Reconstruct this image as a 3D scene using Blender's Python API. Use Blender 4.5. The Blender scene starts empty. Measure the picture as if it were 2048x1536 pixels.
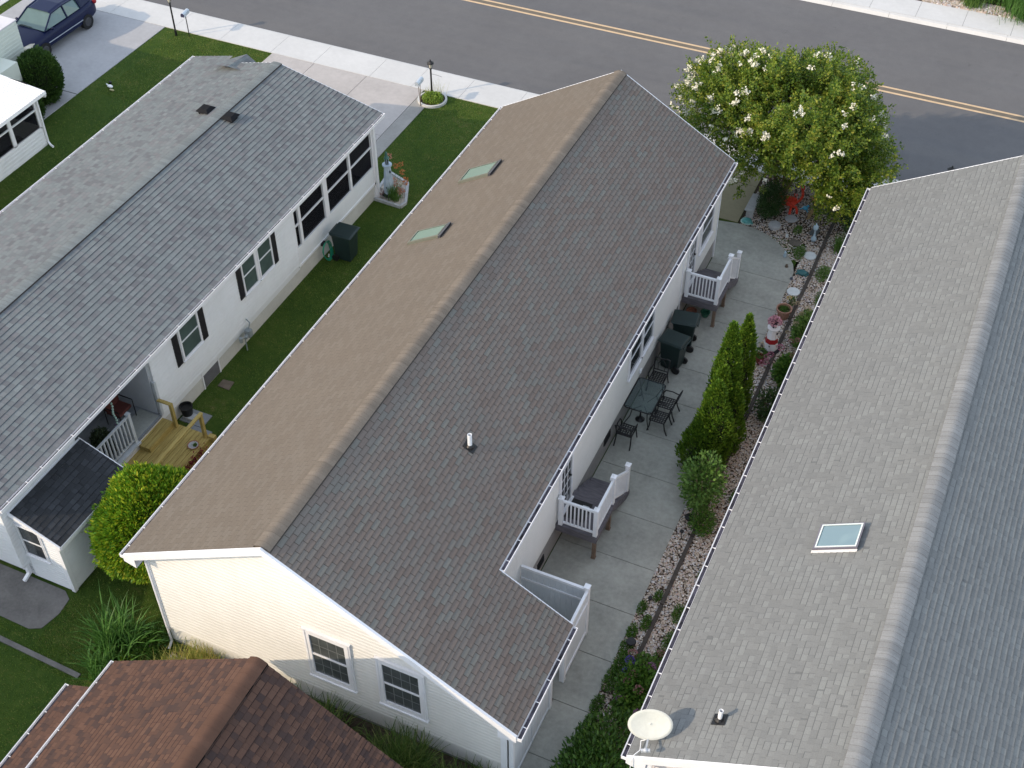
import bpy, math, random
import numpy as np
from mathutils import Vector, Matrix
random.seed(7); RNG = np.random.default_rng(7)
sc = bpy.context.scene
# ---------------------------------------------------------------- camera
FPX = 2538.816; YAW = -0.43094; PITCH = 0.77146; ROLL = -0.005175
cam_d = bpy.data.cameras.new("camera"); cam = bpy.data.objects.new("camera", cam_d)
sc.collection.objects.link(cam); sc.camera = cam
cam_d.sensor_width = 36.0; cam_d.lens = FPX / 2048 * 36.0; cam_d.clip_start = 0.5; cam_d.clip_end = 2000
cy_, sy_, cp_, sp_ = math.cos(YAW), math.sin(YAW), math.cos(PITCH), math.sin(PITCH)
fw = Vector((sy_*cp_, cy_*cp_, -sp_)); rt = Vector((cy_, -sy_, 0)); up = rt.cross(fw)
rr = rt*math.cos(ROLL) + up*math.sin(ROLL); uu = -rt*math.sin(ROLL) + up*math.cos(ROLL)
M = Matrix((( rr.x, uu.x, -fw.x, 0), (rr.y, uu.y, -fw.y, 0), (rr.z, uu.z, -fw.z, 26.534), (0,0,0,1)))
cam.matrix_world = M
# ---------------------------------------------------------------- sky and sun
SUN_AZ = 45.5; SUN_EL = 27.0
w = bpy.data.worlds.new("World"); sc.world = w; w.use_nodes = True
nt = w.node_tree; nt.nodes.clear()
sky = nt.nodes.new('ShaderNodeTexSky'); sky.sky_type = 'NISHITA'; sky.sun_disc = False
sky.sun_elevation = math.radians(SUN_EL); sky.sun_rotation = math.radians(180 + SUN_AZ)
sky.air_density = 1.0; sky.dust_density = 1.0; sky.ozone_density = 1.0
bg = nt.nodes.new('ShaderNodeBackground'); bg.inputs[1].default_value = 0.07
wo = nt.nodes.new('ShaderNodeOutputWorld')
nt.links.new(sky.outputs[0], bg.inputs[0])
hz = nt.nodes.new('ShaderNodeBackground'); hz.inputs[0].default_value = (0.93, 0.97, 1.0, 1); hz.inputs[1].default_value = 0.235   # even summer haze over the whole sky
ad_ = nt.nodes.new('ShaderNodeAddShader'); nt.links.new(bg.outputs[0], ad_.inputs[0]); nt.links.new(hz.outputs[0], ad_.inputs[1]); nt.links.new(ad_.outputs[0], wo.inputs[0])
sd = bpy.data.lights.new("sun", 'SUN'); sd.energy = 1.25; sd.angle = math.radians(0.5); sd.color = (1.0, 0.80, 0.57)
sun = bpy.data.objects.new("sun", sd); sc.collection.objects.link(sun)
az, el = math.radians(SUN_AZ), math.radians(SUN_EL)
sun.rotation_euler = Vector((math.sin(az)*math.cos(el), math.cos(az)*math.cos(el), -math.sin(el))).to_track_quat('-Z', 'Y').to_euler()
sun.location = (-40, -30, 40)
sc.view_settings.view_transform = 'Standard'; sc.view_settings.look = 'None'
sc.view_settings.exposure = 1.45; sc.view_settings.gamma = 1.0
# ---------------------------------------------------------------- helpers
col = sc.collection
def tag(o, label=None, cat=None, group=None, kind=None):
    if label: o['label'] = label
    if cat: o['category'] = cat
    if group: o['group'] = group
    if kind: o['kind'] = kind
    return o
def thing(name, label, cat, loc=(0,0,0), rz=0, group=None):
    o = bpy.data.objects.new(name, None); col.objects.link(o)
    o.location = loc; o.rotation_euler = (0,0,rz); o.empty_display_size = .2
    return tag(o, label, cat, group)
def base_of(o):
    v = Vector((0,0,0))
    while o: v += o.location; o = o.parent
    return v
class MB:
    def __init__(s): s.v=[]; s.f=[]; s.m=[]; s.uv=None; s.mi=0; s.uvs={}
    def add(s, vs, fs):
        b=len(s.v); s.v += [tuple(p) for p in vs]
        for f in fs: s.f.append(tuple(b+i for i in f)); s.m.append(s.mi)
        return s
    def quad(s, a,b,c,d, uv=None):
        s.add([a,b,c,d],[(0,1,2,3)])
        if uv: s.uvs[len(s.f)-1]=uv
        return s
    def box(s, x0,x1,y0,y1,z0,z1):
        x0,x1=min(x0,x1),max(x0,x1); y0,y1=min(y0,y1),max(y0,y1); z0,z1=min(z0,z1),max(z0,z1)
        return s.add([(x0,y0,z0),(x1,y0,z0),(x1,y1,z0),(x0,y1,z0),(x0,y0,z1),(x1,y0,z1),(x1,y1,z1),(x0,y1,z1)],
              [(0,3,2,1),(4,5,6,7),(0,1,5,4),(1,2,6,5),(2,3,7,6),(3,0,4,7)])
    def bar(s, p, q, w, h=None, upv=(0,0,1)):
        h = h or w; p=Vector(p); q=Vector(q); d=(q-p).normalized(); u=Vector(upv)
        if abs(d.dot(u))>.99: u=Vector((0,1,0))
        r=d.cross(u).normalized()*(w/2); u2=r.cross(d).normalized()*(h/2)
        vs=[p-r-u2,p+r-u2,p+r+u2,p-r+u2,q-r-u2,q+r-u2,q+r+u2,q-r+u2]
        return s.add(vs,[(0,1,2,3),(7,6,5,4),(0,4,5,1),(1,5,6,2),(2,6,7,3),(3,7,4,0)])
    def cyl(s, p, q, r0, r1=None, n=10, caps=True):
        r1 = r0 if r1 is None else r1; p=Vector(p); q=Vector(q); d=(q-p).normalized()
        a = Vector((0,0,1)) if abs(d.z)<.9 else Vector((1,0,0)); x=d.cross(a).normalized(); y=d.cross(x)
        vs=[]
        for c,r in((p,r0),(q,r1)):
            for i in range(n): t=2*math.pi*i/n; vs.append(c+x*r*math.cos(t)+y*r*math.sin(t))
        fs=[(i,(i+1)%n,n+(i+1)%n,n+i) for i in range(n)]
        if caps: fs += [tuple(range(n-1,-1,-1)), tuple(range(n,2*n))]
        return s.add(vs,fs)
    def tube(s, pts, r, n=6):
        for a,b in zip(pts[:-1],pts[1:]): s.cyl(a,b,r,r,n)
        return s
    def lathe(s, prof, c=(0,0,0), n=20, sx=1, sy=1):
        vs=[];fs=[]
        for r,z in prof:
            for i in range(n): t=2*math.pi*i/n; vs.append((c[0]+r*sx*math.cos(t),c[1]+r*sy*math.sin(t),c[2]+z))
        for k in range(len(prof)-1):
            for i in range(n): fs.append((k*n+i,k*n+(i+1)%n,(k+1)*n+(i+1)%n,(k+1)*n+i))
        fs.append(tuple(range(n-1,-1,-1))); fs.append(tuple((len(prof)-1)*n+i for i in range(n)))
        return s.add(vs,fs)
    def ell(s, c, rx, ry, rz, n=12, k=7):
        prof=[(math.sin(math.pi*(i+.02)/(k+.04)),-math.cos(math.pi*(i+.02)/(k+.04))) for i in range(k+1)]
        vs=[];fs=[]
        for r,z in prof:
            for i in range(n): t=2*math.pi*i/n; vs.append((c[0]+r*rx*math.cos(t),c[1]+r*ry*math.sin(t),c[2]+z*rz))
        for j in range(k):
            for i in range(n): fs.append((j*n+i,j*n+(i+1)%n,(j+1)*n+(i+1)%n,(j+1)*n+i))
        return s.add(vs,fs)
    def poly(s, pts, z0, z1):
        n=len(pts); vs=[(x,y,z0) for x,y in pts]+[(x,y,z1) for x,y in pts]
        return s.add(vs,[tuple(range(n-1,-1,-1)),tuple(range(n,2*n))]+[(i,(i+1)%n,n+(i+1)%n,n+i) for i in range(n)])
    def build(s, name, mats, parent=None, world=False, smooth=False, bevel=0, loc=None):
        me=bpy.data.meshes.new(name)
        off = Vector((0,0,0))
        if world and parent: off = base_of(parent)
        if loc is not None and not parent: off = Vector(loc)
        vs=[(x-off.x,y-off.y,z-off.z) for x,y,z in s.v] if off.length else s.v
        me.from_pydata(vs,[],s.f)
        if not isinstance(mats,(list,tuple)): mats=[mats]
        for m in mats: me.materials.append(m)
        if len(mats)>1: me.polygons.foreach_set('material_index', s.m)
        if s.uvs:
            ul=me.uv_layers.new(name='UVMap'); d=[0.0]*(2*len(me.loops))
            for p in me.polygons:
                u=s.uvs.get(p.index)
                if u:
                    for k,li in enumerate(p.loop_indices): d[2*li]=u[k][0]; d[2*li+1]=u[k][1]
            ul.data.foreach_set('uv',d)
        if smooth: me.polygons.foreach_set('use_smooth',[True]*len(me.polygons))
        me.update()
        o=bpy.data.objects.new(name,me); col.objects.link(o)
        if parent: o.parent=parent
        elif loc is not None: o.location=loc
        if bevel:
            b=o.modifiers.new('bevel','BEVEL'); b.width=bevel; b.segments=2; b.limit_method='ANGLE'
        return o
def fastmesh(name, V, n, mat, parent=None, loc=None, smooth=False):
    """V: (faces, n, 3) array of separate n-gons"""
    V=np.asarray(V,dtype=np.float32); F=len(V); me=bpy.data.meshes.new(name)
    if parent is not None: b=base_of(parent); V=V-np.array([b.x,b.y,b.z],dtype=np.float32)
    elif loc is not None: V=V-np.array(loc,dtype=np.float32)
    me.vertices.add(F*n); me.vertices.foreach_set('co',V.reshape(-1))
    me.loops.add(F*n); me.loops.foreach_set('vertex_index',np.arange(F*n,dtype=np.int32))
    me.polygons.add(F); me.polygons.foreach_set('loop_start',np.arange(0,F*n,n,dtype=np.int32))
    me.polygons.foreach_set('loop_total',np.full(F,n,dtype=np.int32))
    me.materials.append(mat); me.update(); me.validate()
    o=bpy.data.objects.new(name,me); col.objects.link(o)
    if parent is not None: o.parent=parent
    elif loc is not None: o.location=loc
    return o
def copy_tree(o, parent=None):
    c=o.copy(); col.objects.link(c); c.parent=parent
    for ch in [x for x in o.children]: copy_tree(ch,c)
    return c
# ---------------------------------------------------------------- materials
def srgb(r,g,b):
    f=lambda c:(c/255/12.92) if c/255<=.04045 else ((c/255+.055)/1.055)**2.4
    return (f(r),f(g),f(b),1)
class NT:
    def __init__(s,name):
        s.m=bpy.data.materials.new(name); s.m.use_nodes=True; s.t=s.m.node_tree; s.b=s.t.nodes['Principled BSDF']
    def n(s,t,**k):
        x=s.t.nodes.new(t)
        for a,b in k.items(): setattr(x,a,b)
        return x
    def l(s,a,b): s.t.links.new(a,b)
    def val(s,x,i):
        if hasattr(x,'links') or hasattr(x,'node'): s.l(x,i)
        else: i.default_value=x
    def math(s,op,a,b=0,c=None):
        x=s.n('ShaderNodeMath',operation=op); s.val(a,x.inputs[0]); s.val(b,x.inputs[1])
        if c is not None: s.val(c,x.inputs[2])
        return x.outputs[0]
    def noise(s,scale,vec=None,detail=4,rough=.55,out='Fac'):
        x=s.n('ShaderNodeTexNoise'); x.inputs['Scale'].default_value=scale; x.inputs['Detail'].default_value=detail; x.inputs['Roughness'].default_value=rough
        if vec is not None: s.l(vec,x.inputs['Vector'])
        return x.outputs[out]
    def obj(s): return s.n('ShaderNodeTexCoord').outputs['Object']
    def ramp(s,fac,stops,interp='LINEAR'):
        x=s.n('ShaderNodeValToRGB'); x.color_ramp.interpolation=interp; e=x.color_ramp.elements
        while len(e)<len(stops): e.new(.5)
        for k,(p,c) in enumerate(stops): e[k].position=p; e[k].color=c if len(c)==4 else (*c,1)
        s.l(fac,x.inputs[0]); return x.outputs[0]
    def mix(s,f,a,b,mode='MIX'):
        x=s.n('ShaderNodeMix',data_type='RGBA',blend_type=mode); s.val(f,x.inputs[0]); s.val(a,x.inputs[6]); s.val(b,x.inputs[7]); return x.outputs[2]
    def bump(s,h,strength=.3,dist=.01):
        x=s.n('ShaderNodeBump'); x.inputs['Strength'].default_value=strength; x.inputs['Distance'].default_value=dist
        s.l(h,x.inputs['Height']); s.l(x.outputs[0],s.b.inputs['Normal'])
    def base(s,c): s.val(c,s.b.inputs['Base Color'])
    def set(s,rough=.6,spec=.4,metal=0):
        s.b.inputs['Roughness'].default_value=rough; s.b.inputs['Specular IOR Level'].default_value=spec; s.b.inputs['Metallic'].default_value=metal; return s
def plain(name,c,rough=.6,var=.12,scale=6,bump=.1,spec=.4,metal=0,coord=True):
    t=NT(name); t.set(rough,spec,metal); o=t.obj(); f=t.noise(scale,o); 
    d=tuple(x*(1-var) for x in c[:3])+(1,); e=tuple(min(1,x*(1+var)) for x in c[:3])+(1,)
    t.base(t.ramp(f,[(.3,d),(.7,e)]))
    if bump: t.bump(t.noise(scale*12,o),bump,.004)
    return t.m
def leafmat(name,stops,rough=.5,trans=.35,nscale=1.2,kr=.6):
    t=NT(name); t.set(rough,.3)
    g=t.n('ShaderNodeNewGeometry'); r=g.outputs['Random Per Island']; nz=t.noise(nscale,t.obj(),2)
    f=t.math('ADD',t.math('MULTIPLY',r,kr),t.math('MULTIPLY',nz,1-kr))
    c=t.ramp(f,stops); t.base(c)
    tr=t.n('ShaderNodeBsdfTranslucent'); t.l(c,tr.inputs[0]); mx=t.n('ShaderNodeMixShader'); mx.inputs[0].default_value=trans
    out=t.t.nodes['Material Output']; t.l(t.b.outputs[0],mx.inputs[1]); t.l(tr.outputs[0],mx.inputs[2]); t.l(mx.outputs[0],out.inputs[0])
    return t.m
def shingle(name, cols, w, h, slot, lam=False, slotw=.03, gap_shade=.1, var=.5):
    """cols: ramp stops over per-tab random; UV in metres (u along the eave, v up the slope)"""
    t=NT(name); t.set(.92,.15)
    uv=t.n('ShaderNodeUVMap').outputs[0]; sp=t.n('ShaderNodeSeparateXYZ'); t.l(uv,sp.inputs[0]); u,v=sp.outputs[0],sp.outputs[1]
    rv=t.math('DIVIDE',v,h); row=t.math('FLOOR',rv); fv=t.math('FRACT',rv)
    if lam:
        cxy=t.n('ShaderNodeCombineXYZ'); t.l(t.math('DIVIDE',u,w*1.3),cxy.inputs[0]); t.l(t.math('MULTIPLY',row,7.31),cxy.inputs[1])
        nz=t.noise(1.0,cxy.outputs[0],1); wn0=t.n('ShaderNodeTexWhiteNoise',noise_dimensions='1D'); t.l(row,wn0.inputs['W'])
        uu_=t.math('ADD',t.math('ADD',t.math('DIVIDE',u,w),t.math('MULTIPLY',nz,1.6)),t.math('MULTIPLY',wn0.outputs['Value'],3.0))
    else:
        uu_=t.math('ADD',t.math('DIVIDE',u,w),t.math('MULTIPLY',t.math('MODULO',row,2),.5))
    cell=t.math('FLOOR',uu_); fu=t.math('FRACT',uu_)
    cv=t.n('ShaderNodeCombineXYZ'); t.l(cell,cv.inputs[0]); t.l(row,cv.inputs[1])
    wn=t.n('ShaderNodeTexWhiteNoise',noise_dimensions='2D'); t.l(cv.outputs[0],wn.inputs['Vector'])
    big=t.noise(.8,uv,3); f=t.math('ADD',t.math('MULTIPLY',wn.outputs['Value'],1-.2),t.math('MULTIPLY',big,.2))
    c=t.ramp(f,cols)
    gran=t.noise(34,uv,5,.85); c=t.mix(t.math('MULTIPLY',t.math('SUBTRACT',gran,.38),.85),c,(.03,.03,.03,1))
    # weather streaks running down the slope
    mp=t.n('ShaderNodeMapping'); mp.inputs['Scale'].default_value=(1.1,.30,1); t.l(uv,mp.inputs[0])
    st=t.noise(1,mp.outputs[0],4); c=t.mix(t.math('MULTIPLY',st,.35),c,t.mix(.5,c,(.05,.047,.043,1)))
    slotm=t.math('LESS_THAN',fu,slotw); low=t.math('LESS_THAN',fv,gap_shade); 
    if lam: slotf=t.math('MULTIPLY',slotm,.6)
    else: slotf=slotm
    c=t.mix(slotf,c,slot); lw=t.math('MULTIPLY',low,.55) if not lam else t.math('MULTIPLY',low,t.math('MULTIPLY',t.math('GREATER_THAN',wn.outputs['Value'],.45),.9))
    c=t.mix(lw,c,slot)  # dark course gap line, with the shadow at each lower edge painted in
    t.base(c)
    hgt=t.math('ADD',t.math('MULTIPLY',slotm,-1.0),t.math('MULTIPLY',gran,.25))
    if lam: hgt=t.math('ADD',hgt,t.math('MULTIPLY',t.math('GREATER_THAN',wn.outputs['Value'],.5),1.2))
    bn=t.n('ShaderNodeBump'); bn.inputs['Strength'].default_value=.5; bn.inputs['Distance'].default_value=.12; t.l(t.noise(.6,uv,3,.5),bn.inputs['Height'])
    bn2=t.n('ShaderNodeBump'); bn2.inputs['Strength'].default_value=.5; bn2.inputs['Distance'].default_value=.006; t.l(hgt,bn2.inputs['Height']); t.l(bn.outputs[0],bn2.inputs['Normal']); t.l(bn2.outputs[0],t.b.inputs['Normal'])
    return t.m
def concrete(name,c,dark=.75,scale=.6,stain=(.3,.7),warm=None):
    t=NT(name); t.set(.9,.2); o=t.obj(); a=t.noise(scale,o,6,.62); b=t.noise(scale*9,o,5,.7); g=t.noise(60,o,3,.8)
    f=t.math('ADD',t.math('MULTIPLY',a,.6),t.math('MULTIPLY',b,.4))
    d=tuple(x*dark for x in c[:3])+(1,); e=tuple(min(1,x*1.12) for x in c[:3])+(1,)
    cc=t.ramp(f,[(stain[0],d),(stain[1],e)]); cc=t.mix(t.math('MULTIPLY',g,.25),cc,tuple(x*.6 for x in c[:3])+(1,))
    t.base(cc); t.bump(t.math('ADD',t.math('MULTIPLY',b,.3),g),.25,.005); return t.m
def sidingmat(name,c):
    t=NT(name); t.set(.55,.35); o=t.obj(); f=t.noise(1.2,o,4); g=t.noise(9,o,4)
    mp=t.n('ShaderNodeMapping'); mp.inputs['Scale'].default_value=(2.2,2.2,.25); t.l(o,mp.inputs[0]); k=t.noise(1.5,mp.outputs[0],5,.7)
    t.base(t.mix(t.math('MULTIPLY',t.math('SUBTRACT',k,.42),.22),t.mix(t.math('MULTIPLY',g,.14),t.ramp(f,[(.3,tuple(x*.93 for x in c[:3])+(1,)),(.7,c)]),(.35,.35,.3,1)),(.42,.41,.36,1))); return t.m
def pottedgreen(): return leafmat('potted_leaf',[(.2,(.03,.09,.02,1)),(.8,(.10,.22,.04,1))])
W_TRIM=plain('white_trim_paint',(.78,.78,.80,1),.45,.04,3,.03)
W_VINYL=plain('white_vinyl',(.80,.81,.83,1),.4,.03,3,.02)
SID_CREAM=sidingmat('cream_vinyl_siding',(.80,.785,.745,1))
SID_SIDE=sidingmat('cream_siding_shade_lifted',(.80,.79,.755,1))  # same siding as the gable, lightened in colour for the shaded side wall
SID_WHITE=sidingmat('white_vinyl_siding',(.80,.82,.84,1))
SID_PALE=sidingmat('pale_green_siding',(.68,.72,.64,1))
FOUND=concrete('foundation_parge',(.33,.32,.31,1),.7,1.5)
FOUND_W=concrete('white_block_skirting',(.62,.61,.57,1),.8,1.5)
SH_MAIN=shingle('mauve_and_sage_shingles',[(.08,(.182,.145,.124,1)),(.30,(.204,.168,.146,1)),(.50,(.198,.170,.150,1)),(.68,(.202,.178,.158,1)),(.84,(.192,.182,.162,1)),(.97,(.214,.212,.192,1))],.305,.127,(.085,.072,.062,1),slotw=.055,gap_shade=.13)
SH_MAIN_LIT=shingle('sunlit_tan_shingles',[(.1,(.170,.142,.114,1)),(.5,(.180,.151,.122,1)),(.9,(.190,.163,.134,1))],.305,.127,(.125,.105,.085,1),slotw=.05,gap_shade=.10)  # main shingles recoloured an even tan, the sunlit look put into the colour
SH_GREY=shingle('blue_grey_laminated_shingles',[(.1,(.155,.157,.165,1)),(.35,(.185,.203,.207,1)),(.6,(.208,.232,.234,1)),(.8,(.190,.189,.196,1)),(.95,(.245,.275,.275,1))],.17,.17,(.11,.125,.125,1),True,.05,.06)
SH_RIGHT=shingle('weathered_grey_laminated_shingles',[(.1,(.202,.208,.205,1)),(.4,(.22,.226,.222,1)),(.7,(.235,.242,.238,1)),(.95,(.255,.265,.258,1))],.165,.142,(.11,.115,.115,1),True,.05,.12)
SH_BROWN=shingle('autumn_brown_laminated_shingles',[(.1,(.060,.038,.034,1)),(.3,(.084,.049,.039,1)),(.45,(.104,.056,.040,1)),(.7,(.120,.064,.045,1)),(.95,(.142,.078,.055,1))],.15,.145,(.035,.022,.02,1),True,.05,.14)
SH_DARK=shingle('charcoal_laminated_shingles',[(.1,(.034,.037,.042,1)),(.5,(.045,.049,.056,1)),(.95,(.060,.065,.074,1))],.2,.15,(.02,.02,.023,1),True,.06,.1)
GLASS_CURT=plain('curtained_window_glass',(.075,.083,.085,1),.15,.25,3,0,.5)
def edgemat(name,dark,light,w):
    t=NT(name); t.set(.95,.1); o=t.obj(); sp=t.n('ShaderNodeSeparateXYZ'); t.l(o,sp.inputs[0])
    cv=t.n('ShaderNodeCombineXYZ'); t.l(t.math('FLOOR',t.math('DIVIDE',sp.outputs[1],w)),cv.inputs[0]); t.l(t.math('FLOOR',t.math('DIVIDE',sp.outputs[0],.1)),cv.inputs[1])
    wn=t.n('ShaderNodeTexWhiteNoise',noise_dimensions='2D'); t.l(cv.outputs[0],wn.inputs['Vector'])
    t.base(t.ramp(wn.outputs['Value'],[(.35,dark),(.60,light)])); return t.m
EDGE=edgemat('shingle_butt_edge',(.05,.056,.062,1),(.165,.18,.185,1),.31); EDGE_BROWN=edgemat('brown_butt_edge',(.012,.01,.01,1),(.06,.04,.035,1),.27)
def capmat(name,c,line):
    t=NT(name); t.set(.92,.15); o=t.obj(); g=t.noise(30,o,5,.8); b=t.noise(1.3,o,4,.6); sp=t.n('ShaderNodeSeparateXYZ'); t.l(o,sp.inputs[0])
    wn=t.n('ShaderNodeTexWhiteNoise',noise_dimensions='1D'); t.l(t.math('FLOOR',t.math('DIVIDE',sp.outputs[1],.145)),wn.inputs['W'])
    f=t.math('ADD',t.math('MULTIPLY',b,.6),t.math('MULTIPLY',wn.outputs['Value'],.4)); k=t.ramp(f,[(.25,tuple(x*.86 for x in c)+(1,)),(.75,tuple(x*1.12 for x in c)+(1,))])
    k=t.mix(t.math('MULTIPLY',t.math('SUBTRACT',g,.4),.8),k,(.03,.03,.03,1)); t.base(k); t.bump(g,.4,.004); return t.m
CAP_MAIN=capmat('weathered_tan_cap_shingles',(.190,.160,.130),0); CAP_GREY=capmat('blue_grey_cap_shingles',(.19,.21,.21),0); CAP_RIGHT=capmat('pale_grey_cap_shingles',(.245,.25,.25),0); CAP_BROWN=capmat('brown_cap_shingles',(.110,.060,.042),0)
EDGE_DARK=plain('dark_butt_edge',(.035,.04,.046,1),.95,.4,6,0)
EDGE_MAIN=plain('mauve_butt_edge',(.06,.052,.048,1),.95,.2,8,0)
GLASS_DARK=plain('dark_window_glass',(.03,.035,.04,1),.08,.2,2,0,.6)
t_=NT('screen_mesh'); t_.set(.7,.2); t_.base((.012,.012,.016,1)); SCREEN=t_.m
t_=NT('blue_green_glass'); t_.set(.06,.6); t_.base((.19,.27,.23,1)); GLASS_SKY=t_.m
t_=NT('pale_blue_glass_pane'); t_.set(.06,.6); t_.base(t_.ramp(t_.noise(1.1,t_.obj(),1),[(.4,(.17,.25,.28,1)),(.6,(.26,.36,.37,1))])); GLASS_BLUE=t_.m
BLACK=plain('black_metal',(.012,.012,.013,1),.45,.1,5,.05)
SHUTTER=plain('black_shutter_vinyl',(.015,.014,.018,1),.5,.1,5,.05)
DARKVOID=plain('dark_void',(.01,.01,.012,1),.9,.1,5,0)
t_=NT('pressure_treated_lumber'); t_.set(.7,.25); o_=t_.obj(); mp_=t_.n('ShaderNodeMapping'); mp_.inputs['Scale'].default_value=(14,1.2,14); t_.l(o_,mp_.inputs[0])
t_.base(t_.ramp(t_.noise(2,mp_.outputs[0],5),[(.3,(.30,.215,.065,1)),(.7,(.46,.36,.125,1))])); LUMBER=t_.m
t_=NT('weathered_deck_boards'); t_.set(.75,.2); o_=t_.obj(); mp_=t_.n('ShaderNodeMapping'); mp_.inputs['Scale'].default_value=(2,14,14); t_.l(o_,mp_.inputs[0])
t_.base(t_.ramp(t_.noise(2,mp_.outputs[0],5),[(.3,(.095,.088,.10,1)),(.7,(.175,.165,.18,1))])); DECKGREY=t_.m
OLDPOST=plain('weathered_post_wood',(.17,.12,.085,1),.85,.25,8,.3)
BINMAT=plain('dark_green_bin_plastic',(.013,.028,.027,1),.5,.15,4,.05)
TERRA=plain('terracotta',(.33,.15,.10,1),.85,.2,6,.1)
# ---------------------------------------------------------------- roof / wall builders
def slope_strips(mb, xa, xb, za, zb, yranges, h, t=.012):
    """shingle courses from the eave (xa,za) up to the ridge (xb,zb); yranges(x)->list of (y0,y1)"""
    L=math.hypot(xb-xa,zb-za); n=max(1,int(round(L/h))); dx=(xb-xa)/L; dz=(zb-za)/L
    nx,nz=-dz,dx
    if nz<0: nx,nz=-nx,-nz
    for k in range(n):
        v0=k*h; v1=min((k+1)*h,L+.001)
        if v1-v0<.01: break
        x0,z0=xa+dx*v0,za+dz*v0; x1,z1=xa+dx*v1,za+dz*v1
        for (y0,y1) in yranges((x0+x1)/2):
            a=(x0+nx*t,y0,z0+nz*t); b=(x0+nx*t,y1,z0+nz*t); c=(x1+nx*.001,y1,z1+nz*.001); d=(x1+nx*.001,y0,z1+nz*.001)
            uvq=[(y0,v0+.001),(y1,v0+.001),(y1,v1-.001),(y0,v1-.001)]
            if dx>0: mb.quad(d,c,b,a,[uvq[3],uvq[2],uvq[1],uvq[0]]); 
            else: mb.quad(a,b,c,d,uvq)
            e=(x0-nx*.02,y0,z0-nz*.02); f=(x0-nx*.02,y1,z0-nz*.02)
            mb.mi=1; mb.quad(a,b,f,e); mb.mi=0
def ridge_cap(mb, x, z, y0, y1, sl, sr, w=.24, step=.145, t=.03):
    """rounded ridge vent covered with overlapping cap shingles"""
    y=y0; N=12; ds=[-w+2*w*i/N for i in range(N+1)]
    zf=lambda a: -math.sqrt(a*a*(sl if a<0 else sr)**2+.05**2)+.05
    while y<y1-.01:
        ye=min(y+step,y1); l0,l1=t,t-.004
        A=[(x+a,y,z+zf(a)+l0) for a in ds]; B=[(x+a,ye,z+zf(a)+l1) for a in ds]
        vs=A+B; n=len(ds); b=len(mb.v)
        mb.v+=vs
        for i in range(N):
            mb.f.append((b+i,b+i+1,b+n+i+1,b+n+i)); mb.m.append(0)
            u0,u1=2.02+i*.11/N,2.02+(i+1)*.11/N; uy0=math.floor(y/.36)*.36+.05; mb.uvs[len(mb.f)-1]=[(y+.1,u0),(y+.1,u1),(y+.14,u1),(y+.14,u0)]
        C=[(p[0],p[1],p[2]-.004) for p in A]; b=len(mb.v); mb.v+=A+C
        for i in range(N): mb.f.append((b+i,b+i+1,b+n+i+1,b+n+i)); mb.m.append(1)
        for k in (0,N): q0,q1=A[k],B[k]; mb.mi=1; mb.quad(q0,q1,(q1[0],q1[1],q1[2]-.06),(q0[0],q0[1],q0[2]-.06)); mb.mi=0
        y=ye
def siding_wall_x(mb, x, sgn, y0, y1, z0, z1, h=.125, out=.021):
    """dutch-lap siding on a wall facing +-x (sgn) between y0..y1"""
    z=z0
    while z<z1-.005:
        zt=min(z+h,z1); zm=z+(zt-z)*.66; a=x+sgn*out; b=x+sgn*.002
        mb.quad((a,y0,z),(a,y1,z),(a,y1,zm),(a,y0,zm)); mb.quad((a,y0,zm),(a,y1,zm),(b,y1,zt),(b,y0,zt))
        mb.quad((x,y0,z),(x,y1,z),(a,y1,z),(a,y0,z)); z=zt
def siding_wall_y(mb, y, sgn, xr, z0, z1, h=.125, out=.021):
    """dutch-lap siding on a wall facing +-y; xr(z)->(xa,xb)"""
    z=z0
    while z<z1-.005:
        zt=min(z+h,z1); zm=z+(zt-z)*.66; a=y+sgn*out; b=y+sgn*.002; xa,xb=xr(z); xm0,xm1=xr(zm); xc,xd=xr(zt)
        if xb-xa<.02: break
        mb.quad((xa,a,z),(xb,a,z),(xm1,a,zm),(xm0,a,zm)); mb.quad((xm0,a,zm),(xm1,a,zm),(max(xd,xc),b,zt),(xc,b,zt)); mb.quad((xa,y,z),(xb,y,z),(xb,a,z),(xa,a,z)); z=zt
def gutter(mb, x, sgn, y0, y1, z, w=.115, d=.1, step=.62, t=.006):
    """open K-gutter whose outer top lip is at x; sgn=+1 when the outside is +x. White outer skin (mat 0), grimy inside (mat 1)"""
    xi=x-sgn*w; xs=lambda a,b:(min(a,b),max(a,b))
    mb.mi=0
    mb.box(*xs(x,x-sgn*.012),y0,y1,z-d,z+.004)          # outer face with lip
    mb.box(*xs(x+sgn*.006,x),y0,y1,z-.012,z+.006)
    mb.box(*xs(xi,x-sgn*.012),y0,y1,z-d,z-d+.01)
    mb.box(*xs(xi,x-sgn*.012),y0,y0+.012,z-d+.01,z); mb.box(*xs(xi,x-sgn*.012),y1-.012,y1,z-d+.01,z)
    mb.box(*xs(xi+sgn*.008,xi),y0+.012,y1-.012,z-d+.01,z-.004)
    y=y0+.3
    while y<y1-.1: mb.box(*xs(xi-sgn*.01,x-sgn*.05),y-.009,y+.009,z-.012,z+.004); mb.box(*xs(x-sgn*.05,x-sgn*.012),y-.004,y+.004,z-.012,z+.002); y+=step*random.uniform(.86,1.14)
    mb.mi=1
    mb.box(*xs(xi+sgn*.008,x-sgn*.012),y0+.012,y1-.012,z-d+.01,z-d+.03); mb.mi=0
GRIME=plain('gutter_grime',(.07,.065,.085,1),.8,.8,4,.2)
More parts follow.
